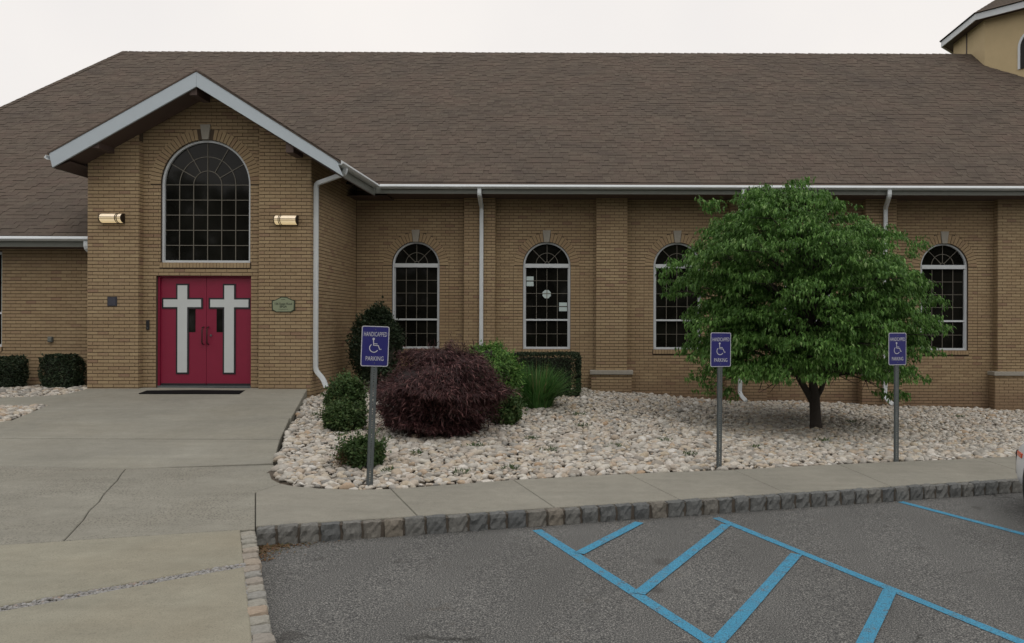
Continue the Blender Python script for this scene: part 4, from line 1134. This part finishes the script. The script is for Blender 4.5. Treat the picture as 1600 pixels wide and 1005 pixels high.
def shrub(px, py_base, size, n, leaf, mat, label, cat, name, seed, boxy=0, Y=None, fn=gz, core='core', amp=.22, dirmode='out', lw=.35, flat=0, zoff=0, layers=0, hemi=.85, rc=.035, sprigs=0):
    """size = (half width, half depth, height)"""
    if Y is None: x, y, z = hit(px, py_base, fn)
    else: y = Y; x = (px-CX)*Y/F; z = fn(x, y)
    hw, hd, H = size; r = np.random.default_rng(seed)
    t = empty(name, (x, y, z-.02), label=label, cat=cat)
    D = unit(r.normal(size=(n, 3))); D[:, 2] = np.where(D[:, 2] < -hemi, -D[:, 2], D[:, 2])
    if boxy:
        q = r.uniform(-1, 1, (n, 3)); q = q/np.max(np.abs(q), axis=1)[:, None]; nrm = unit(np.sign(q)*np.abs(q)**5); B = q*(1-rc*(np.sum(np.abs(q) > .85, axis=1)-1))[:, None]
    else: B = D; nrm = D
    rad = 1-np.abs(r.normal(0, .10 if not boxy else .04, n))-(.25 if not boxy else .06)*(r.random(n) < .3)*r.random(n)+(0 if boxy else 1)*(r.random(n) < .12)*r.random(n)*.16+(noise3(B, 22, seed+2)*.09 if not boxy else noise3(B, 22, seed+2)*.02)
    lump = 1+amp*noise3(B*1.0, 3.2, seed+5)+amp*.5*noise3(B, 8, seed+9)
    cz = H*.52; hh = H*.5
    P = B*(rad*lump)[:, None]*np.array((hw, hd, hh))+np.array((0, 0, cz))
    P[:, 2] = np.maximum(P[:, 2], .02)
    if layers:
        P[:, 2] = P[:, 2]+.055*np.sin(P[:, 2]*layers+3*noise3(P, 2, seed+1))
    if dirmode == 'out': Dl = nrm+r.normal(0, .6, (n, 3))+np.array((0, 0, .15))
    elif dirmode == 'droop':
        hz = nrm.copy(); hz[:, 2] = 0; hz = unit(hz+1e-6); Dl = hz*.9+np.array((0, 0, -.45))+r.normal(0, .45, (n, 3))
    elif dirmode == 'up': Dl = nrm*.5+np.array((0, 0, .8))+r.normal(0, .45, (n, 3))
    U = nrm+r.normal(0, .5, (n, 3))+np.array((0, 0, .6))
    L = r.uniform(.7, 1.3, n)*leaf*(1+.5*(r.random(n) < .15)); leafmesh('foliage', P, Dl, U, L, L*lw, mat, t, kind='stuff')
    if sprigs:
        m = sprigs; d = unit(r.normal(size=(m, 3))); d[:, 2] = np.abs(d[:, 2])*.9; b0 = d*(1+amp*noise3(d, 3.2, seed+5))[:, None]*np.array((hw, hd, hh))*.93+np.array((0, 0, cz))
        g_ = unit(d+np.array((0, 0, .5))+r.normal(0, .35, (m, 3))); kk = 9; tt_ = np.tile(np.linspace(0, 1, kk), m); ln = np.repeat(r.uniform(.06, .2, m), kk)
        Ps = np.repeat(b0, kk, 0)+np.repeat(g_, kk, 0)*(tt_*ln)[:, None]; n2 = m*kk; Ls = r.uniform(.6, 1.1, n2)*leaf
        leafmesh('sprigs', Ps, np.repeat(g_, kk, 0)+r.normal(0, .8, (n2, 3)), r.normal(size=(n2, 3))+np.array((0, 0, 1)), Ls, Ls*lw, mat, t, kind='stuff')
    lumpy((0, 0, cz), (hw*.74, hd*.74, hh*.78), M[core], t, seed=seed, boxy=boxy, amp=amp*.5)  # solid dark core added inside the leaves to block the view through
    s_ = MB(); 
    for q in range(3): a = q*2.1; s_.tube([(0, 0, -.03), (.08*math.cos(a), .08*math.sin(a), H*.3), (hw*.4*math.cos(a), hd*.4*math.sin(a), H*.6)], [.022, .016, .008], 6)
    s_.build('stem', M['bark'], t, smooth=True); return t
# clipped hedges on the left
HG = 'clipped dark hedges under the wing wall'
for px, hw, hd_, H_, lab, sd_ in ((13, .26, .20, .60, 'narrower clipped dark hedge with rounded top at the left edge of the photo', 2), (97.6, .315, .23, .65, 'wider clipped dark hedge beside the left brick pier of the entrance', 3)):
    o = shrub(px, 612, (hw, hd_, H_), 9500, .032, M['yew'], lab, 'hedge', 'clipped_hedge', sd_, boxy=.45, Y=15.76, fn=lambda x, y: ramp_z(x, y)-.03, amp=.12, rc=.14); o['group'] = HG
# bed shrubs
shrub(590, 600, (.50, .42, 1.68), 14000, .045, M['yew'], 'tall dark evergreen shrub in the corner under the first arched window', 'shrub', 'evergreen_shrub', 11, Y=16.9, amp=.4, sprigs=160)
shrub(541, 632, (.30, .30, .66), 5000, .05, M['shrub'], 'rounded green shrub beside the curved foot of the entrance downspout', 'shrub', 'leafy_shrub', 12, Y=12.95, amp=.32, sprigs=170)
shrub(539, 660, (.28, .26, .38), 3600, .045, M['shrub'], 'low green shrub growing just in front of the taller rounded one', 'shrub', 'leafy_shrub', 13, amp=.34, Y=12.05, sprigs=140)
o = shrub(567, 724, (.24, .22, .32), 2800, .04, M['shrub'], 'small green shrub with brown twigs behind the first sign post', 'shrub', 'leafy_shrub', 14, amp=.38, Y=9.75, sprigs=150)
r = np.random.default_rng(5); n = 1300; P = np.stack([r.normal(-.20, .07, n), r.normal(0, .1, n), r.uniform(0, .22, n)], 1)
leafmesh('dead_twigs', P, r.normal(0, .6, (n, 3))+np.array((-.3, 0, .6)), r.normal(size=(n, 3)), r.uniform(.02, .05, n), r.uniform(.002, .006, n), M['brownleaf'], o, kind='stuff')
shrub(684, 680, (.85, .8, 1.25), 48000, .085, M['maple'], 'weeping dark red lace-leaf maple mound behind the first parking sign', 'shrub', 'lace_leaf_maple', 15, core='core_red', dirmode='droop', lw=.065, amp=.42, layers=13, hemi=.97, sprigs=220)
shrub(766, 640, (.48, .40, 1.24), 8000, .062, M['lime'], 'bright lime green shrub behind the right side of the maple mound', 'shrub', 'leafy_shrub', 16, Y=14.0, amp=.4, dirmode='droop', lw=.2, sprigs=260)
shrub(790, 645, (.24, .22, .50), 3600, .05, M['shrub'], 'low green shrub between the maple mound and the grass clump', 'shrub', 'leafy_shrub', 17, Y=12.95, amp=.35, sprigs=90)
shrub(853, 612, (.72, .36, .88), 26000, .03, M['yew'], 'flat-topped dark clipped hedge under the second arched window', 'hedge', 'clipped_hedge', 18, boxy=.42, Y=16.9, amp=.035)
shrub(800, 560, (.16, .12, 1.2), 500, .05, M['shrub'], 'thin leafy sprig rising behind the lime green shrub by the window', 'shrub', 'leafy_sprig', 19, Y=16.4, amp=.3) if False else None
def clump(px, py, R, H, n, label, seed, cat='ornamental grass', mat='blade', w=.008):
    x, y, z = hit(px, py, gz); r = np.random.default_rng(seed)
    t = empty('grass_clump', (x, y, z), label=label, cat=cat)
    az = r.uniform(0, 2*PI, n); lean = np.abs(r.normal(0, .6, n)); L = H*r.uniform(.55, 1.12, n)*(1-.12*lean); base = np.stack([np.cos(az), np.sin(az), 0*az], 1)*(r.random(n)**.5*R*.35)[:, None]
    out = np.stack([np.cos(az), np.sin(az), 0*az], 1); side = np.stack([-np.sin(az+r.normal(0, .5, n)), np.cos(az), 0*az], 1)
    V = []; seg = 5
    for k in range(seg+1):
        s_ = k/seg; c = base+out*(R*lean*s_**1.7)[:, None]*1.0+np.array((0, 0, 1))*(L*(s_-.28*lean*s_**3))[:, None]; ww = w*(1-s_**2)+.0006
        V += [c-side*ww, c+side*ww]
    V = np.stack(V, 1).reshape(-1, 3); m = 2*(seg+1); b0 = (np.arange(n)*m)[:, None]
    q = np.concatenate([b0+np.array((2*k, 2*k+1, 2*k+3, 2*k+2))[None] for k in range(seg)])
    np_mesh('blades', V, q, M[mat], t, kind='stuff'); return t
clump(838, 637, .86, .84, 1000, 'clump of long upright green blades beside the clipped hedge', 31)
# small weeds in the stones
wd = []
r = np.random.default_rng(77); Pl = []; 
for (px, py) in ((498, 652), (516, 668), (533, 683), (905, 650), (912, 668), (830, 688), (745, 700), (800, 735), (880, 612), (960, 700), (1040, 690), (1180, 700), (1330, 660), (1500, 652), (1080, 712), (650, 712), (858, 706), (1290, 690), (610, 740), (720, 742)):
    x, y, z = hit(px, py, gz); k = 60; Pl.append(np.stack([x+r.normal(0, .06, k), y+r.normal(0, .06, k), np.full(k, z+.02)], 1))
P = np.concatenate(Pl); n = len(P)
leafmesh('weeds', P, r.normal(0, .5, (n, 3))+np.array((0, 0, .7)), r.normal(size=(n, 3)), r.uniform(.03, .08, n), r.uniform(.003, .008, n), M['shrub'], bed, kind='stuff')
# litter in the kerb corner
n = 420; u = r.exponential(.10, n); w_ = r.exponential(.07, n)
P = np.array([[*(CA+cdir*float(a+.04)+cnor*float(b_+.02)), 0] for a, b_ in zip(u, w_)]); P[:, 2] = [P0(a, b_)-.147 for a, b_ in P[:, :2]]
k_ = 160; q = np.array([[*(stripR0+sd*float(a)+sn*float(-b_)), 0] for a, b_ in zip(r.uniform(.0, .5, k_), r.exponential(.05, k_)+.03)]); q[:, 2] = [P0(a, b_)-.147 for a, b_ in q[:, :2]]
P = np.concatenate([P, q]); n = len(P)
leafmesh('leaf_litter', P, r.normal(0, 1, (n, 3))*np.array((1, 1, .15)), np.array([[0, 0, 1.0]]*n)+r.normal(0, .3, (n, 3)), r.uniform(.015, .045, n), r.uniform(.004, .012, n), M['brownleaf'], None, kind='stuff', label='dry brown leaf litter caught in the corner of the granite curb')
# ------------------------------------------------------------------ the tree
TX, TY, TZ = hit(1275, 668, gz); TS = F/TY
tree = empty('dogwood_tree', (TX, TY, TZ-.03), label='broad low green tree with drooping leaves standing in the stone bed', cat='tree')
def tl(px, py, dy=0): p = W(px, py, TY); return Vector((p[0]-TX, dy, p[2]-TZ+.03))
tm = MB()
tm.tube([tl(1276, 672), tl(1275, 660), tl(1274, 640), tl(1273, 622), tl(1271, 600), tl(1268, 570), tl(1262, 520), tl(1255, 450), tl(1245, 380), tl(1240, 320)], [.135, .105, .098, .095, .078, .068, .055, .04, .03, .012], 12)
tm.tube([tl(1272, 632), tl(1262, 612), tl(1250, 592), tl(1240, 572), tl(1215, 530), tl(1170, 480), tl(1110, 450)], [.055, .06, .054, .046, .036, .025, .010], 10)
tm.tube([tl(1274, 625), tl(1284, 606), tl(1290, 585), tl(1300, 560), tl(1340, 500), tl(1400, 450)], [.045, .045, .04, .035, .025, .012], 10)
PROF = [(285, 1225, 1262), (294, 1185, 1298), (312, 1115, 1335), (335, 1085, 1368), (360, 1062, 1402), (390, 1050, 1434), (430, 1042, 1455), (465, 1060, 1466), (500, 1068, 1456), (535, 1066, 1448), (565, 1078, 1446), (590, 1102, 1440), (606, 1135, 1430), (612, 1180, 1400)]
r = np.random.default_rng(99)
pads = []
def crown_x(py): return interp(py, [(a, b_) for a, b_, c in PROF]), interp(py, [(a, c) for a, b_, c in PROF])
tries = 0
while len(pads) < 175 and tries < 6000:
    tries += 1
    py = r.uniform(292, 598); xl, xr = crown_x(py)
    if r.random() > ((xr-xl)/410): continue
    Rp = r.uniform(.34, .66); hx = (xr-xl)/2/TS; cxm = ((xr+xl)/2-CX)/TS-TX
    th_ = r.uniform(0, 2*PI); rr = r.uniform(.2, 1)**.5
    hh_ = max(.05, hx-Rp*.70)
    x = cxm+hh_*rr*math.cos(th_); y = hh_*.98*rr*math.sin(th_); z = (EYE-(py-CY)/TS)-TZ+.03
    if z < 1.55 and math.hypot(x+.1, y) < 1.0: continue
    if z < 1.2 and y < -.3 and abs(x+.1) < .8: continue
    if any(abs(x-p[0]) < .32 and abs(y-p[1]) < .40 and abs(z-p[2]) < .24 for p in pads): continue
    pads.append((x, y, z, Rp, th_))
cl = []
for (x, y, z, Rp, th_) in pads:
    k = int(52*(Rp/.5)**2); dr = r.uniform(.25, .55); tx_, ty_ = r.normal(0, .12, 2); sq = r.uniform(.75, 1.2)
    for _ in range(k):
        a = r.uniform(0, 2*PI); q = r.random()**.6; u = Rp*q*math.cos(a)*sq*(1+.18*math.sin(3*a+x*9)); v = Rp*q*math.sin(a)/sq*(1+.18*math.sin(4*a+y*7))
        zz_ = z-dr*Rp*q*q*1.25+tx_*u+ty_*v+r.normal(0, .035)
        if zz_ < .97: continue
        cl.append((x+u, y+v, zz_, min(1, math.hypot(x+u, y+v)/2.4), math.atan2(y+v, x+u)))
C_ = np.array(cl); NC = len(C_)
# stray sprays at the outline
ex = []
for px, py, dy in ((1038, 436, 0), (1046, 424, -.1), (1056, 410, 0), (1105, 312, .2), (1112, 322, .2), (1190, 288, .3), (1240, 282, 0), (1256, 286, .1), (1458, 464, .1), (1464, 470, 0), (1436, 390, .2), (1426, 382, 0), (1100, 598, -.5), (1082, 585, -.4), (1390, 612, -.6), (1130, 604, -.7), (1150, 575, -1.5), (1360, 608, -.9)):
    for _ in range(9):
        p = tl(px+r.normal(0, 7), py+r.normal(0, 5), dy+r.normal(0, .15)); ex.append((p.x, p.y, p.z, 1, 0))
C_ = np.concatenate([C_, np.array(ex)]); nc = len(C_); K = 12
P = np.repeat(C_[:, :3], K, 0)+r.normal(0, 1, (nc*K, 3))*np.array((.05, .05, .018))
az = r.uniform(0, 2*PI, nc*K); outv = np.repeat(np.stack([np.cos(C_[:, 4]), np.sin(C_[:, 4]), 0*C_[:, 4]], 1), K, 0)
D = np.stack([np.cos(az), np.sin(az), 0*az], 1)*.75+outv*.25; D[:, 2] = -r.uniform(.15, 1.5, nc*K)
U = np.stack([np.cos(az), np.sin(az), 0*az], 1)*.6+np.array((0, 0, 1.0))
L = r.uniform(.055, .115, nc*K); leafmesh('crown', P, D, U, L, L*r.uniform(.14, .22, nc*K), M['dogwood'], tree, curl=.22, kind='stuff')
# limbs reaching into the crown
for (x, y, z, Rp, th_) in pads:
    h_ = math.hypot(x, y); z0_ = max(.95, min(z-.25, z-.55*h_)); f_ = .12
    st = Vector((x*f_*.5-.1*min(1, z0_/2), y*f_*.5, z0_)); en = Vector((x, y, z-.05)); mid = st.lerp(en, .55)+Vector((0, 0, .10))
    tm.tube([st, mid, en], [.024, .016, .005], 5)
    for _ in range(3):
        a = r.uniform(0, 2*PI); tm.tube([mid.lerp(en, .6), en+Vector((Rp*.6*math.cos(a), Rp*.6*math.sin(a), -.12))], [.009, .003], 4)
tm.build('trunk', M['bark'], tree, smooth=True)

# ------------------------------------------------------------------ car at the right edge
hd = Vector((.15, .989)).normalized(); nose = Vector(((1580-CX)*9.3/F, 9.3))
lf_ = Vector((-hd.y, hd.x))           # to the car's left
cw_ = .90
cpos = nose-lf_*cw_*.93-hd*.12
zg = P0(cpos.x, cpos.y)-.155
car = empty('parked_car', (cpos.x, cpos.y, zg), rz=math.atan2(hd.y, hd.x), label='white car with its front corner showing over the granite curb', cat='car')
# local +x = forward; stations from nose to tail: (x, half width, z_bottom, z_shoulder, z_top)
st = [(.16, .62, .30, .50, .56), (.12, .74, .20, .62, .68), (.02, .84, .17, .68, .76), (-.25, .895, .17, .74, .84), (-.8, .91, .17, .80, .92), (-1.35, .915, .17, .85, 1.0), (-2.0, .915, .17, .88, 1.02), (-3.0, .915, .17, .90, 1.04), (-3.7, .90, .18, .92, 1.06), (-4.25, .84, .22, .90, 1.02), (-4.42, .70, .32, .80, .88)]
b = MB()
for x, w_, zb, zs_, zt_ in st:
    b.v += [(x, y, z) for y, z in ((0, zb), (w_*.8, zb), (w_*.97, zb+.08), (w_, (zb+zs_)/2), (w_*.97, zs_), (w_*.82, zt_-.03), (w_*.45, zt_), (0, zt_+.01), (-w_*.45, zt_), (-w_*.82, zt_-.03), (-w_*.97, zs_), (-w_, (zb+zs_)/2), (-w_*.97, zb+.08), (-w_*.8, zb))]
n = 14
for i in range(len(st)-1):
    for j in range(n): b.f.append((i*n+j, i*n+(j+1) % n, (i+1)*n+(j+1) % n, (i+1)*n+j))
b.f += [tuple(range(n-1, -1, -1)), tuple((len(st)-1)*n+j for j in range(n))]
bo = b.build('body', M['carwhite'], car, smooth=True); sm = bo.modifiers.new('s', 'SUBSURF'); sm.levels = sm.render_levels = 2
g = MB(); gs = [(-1.2, .72, .98, 1.0), (-1.75, .66, .98, 1.34), (-2.3, .62, .98, 1.43), (-3.1, .62, .98, 1.40), (-3.75, .68, .98, 1.10)]
for x, w_, a, c in gs: g.v += [(x, w_+.08, a), (x, w_, c-.05), (x, w_*.6, c), (x, -w_*.6, c), (x, -w_, c-.05), (x, -w_-.08, a)]
for i in range(len(gs)-1):
    for j in range(6): g.f.append((i*6+j, i*6+(j+1) % 6, (i+1)*6+(j+1) % 6, (i+1)*6+j))
g.build('greenhouse', M['glass'], car, smooth=True)
for x in (-.86, -3.45):
    for s_ in (1, -1):
        def disc(r0, y0, y1, mat, nm, par):
            m_ = MB(); n2 = 28; m_.v = [(x+r0*math.cos(2*PI*i/n2), y, .33+r0*math.sin(2*PI*i/n2)) for y in (y0, y1) for i in range(n2)]
            m_.f = [tuple(range(n2)), tuple(range(2*n2-1, n2-1, -1))]+[(i, i+n2, (i+1) % n2+n2, (i+1) % n2) for i in range(n2)]; return m_.build(nm, mat, par)
        disc(.385, s_*.70, s_*.921, M['black'], 'dark_arch_disc', car)  # black disc proud of the body, its colour standing for the shaded wheel opening
        wh = disc(.325, s_*.72, s_*.928, M['rubber'], 'wheel', car); disc(.215, s_*.73, s_*.934, M['galv'], 'rim', wh)
def xyp(P_, z0_, z1_):
    n_ = len(P_); return MB().add([(a, c, z0_) for a, c in P_]+[(a, c, z1_) for a, c in P_], [tuple(range(n_-1, -1, -1)), tuple(range(n_, 2*n_))]+[(i, (i+1) % n_, n_+(i+1) % n_, n_+i) for i in range(n_)])
xyp([(-.10, .78), (-.10, .846), (-.22, .872), (-.34, .890), (-.34, .80)], .585, .635).build('side_marker', M['orange'], car, bevel=.004)
xyp([(.085, .70), (.085, .755), (.02, .812), (-.03, .835), (-.03, .72)], .36, .63).build('air_intake', M['black'], car, bevel=.01)
tred = paint('tail_lamp_red', (.30, .012, .015), .25)
for s_ in (1, -1):
    MB().box(-4.40, -4.18, s_*.60 if s_ > 0 else -.80, .80 if s_ > 0 else -.60, .70, .80).build('tail_light', tred, car, bevel=.02)
MB().box(-4.44, -4.2, -.62, .62, .30, .40).build('rear_bumper', M['black'], car, bevel=.03)
# ------------------------------------------------------------------ woods behind the viewer, out of frame, added to darken the glass and eaves
r = np.random.default_rng(3); n = 36000
x = r.uniform(-70, 70, n); top = 15+3*np.sin(x*.21)+2*np.sin(x*.53+1); z = r.random(n)**.8*top-1.3; y = -30-r.random(n)*5-2*np.sin(x*.4)
P = np.stack([x, y, z], 1)
L = r.uniform(.5, 1.1, n); leafmesh('unseen_woods', P, r.normal(size=(n, 3)), r.normal(size=(n, 3)), L, L*.45, M['yew'], None, kind='stuff', label='dark belt of unseen trees added to darken the window glass and the walls under the eaves')
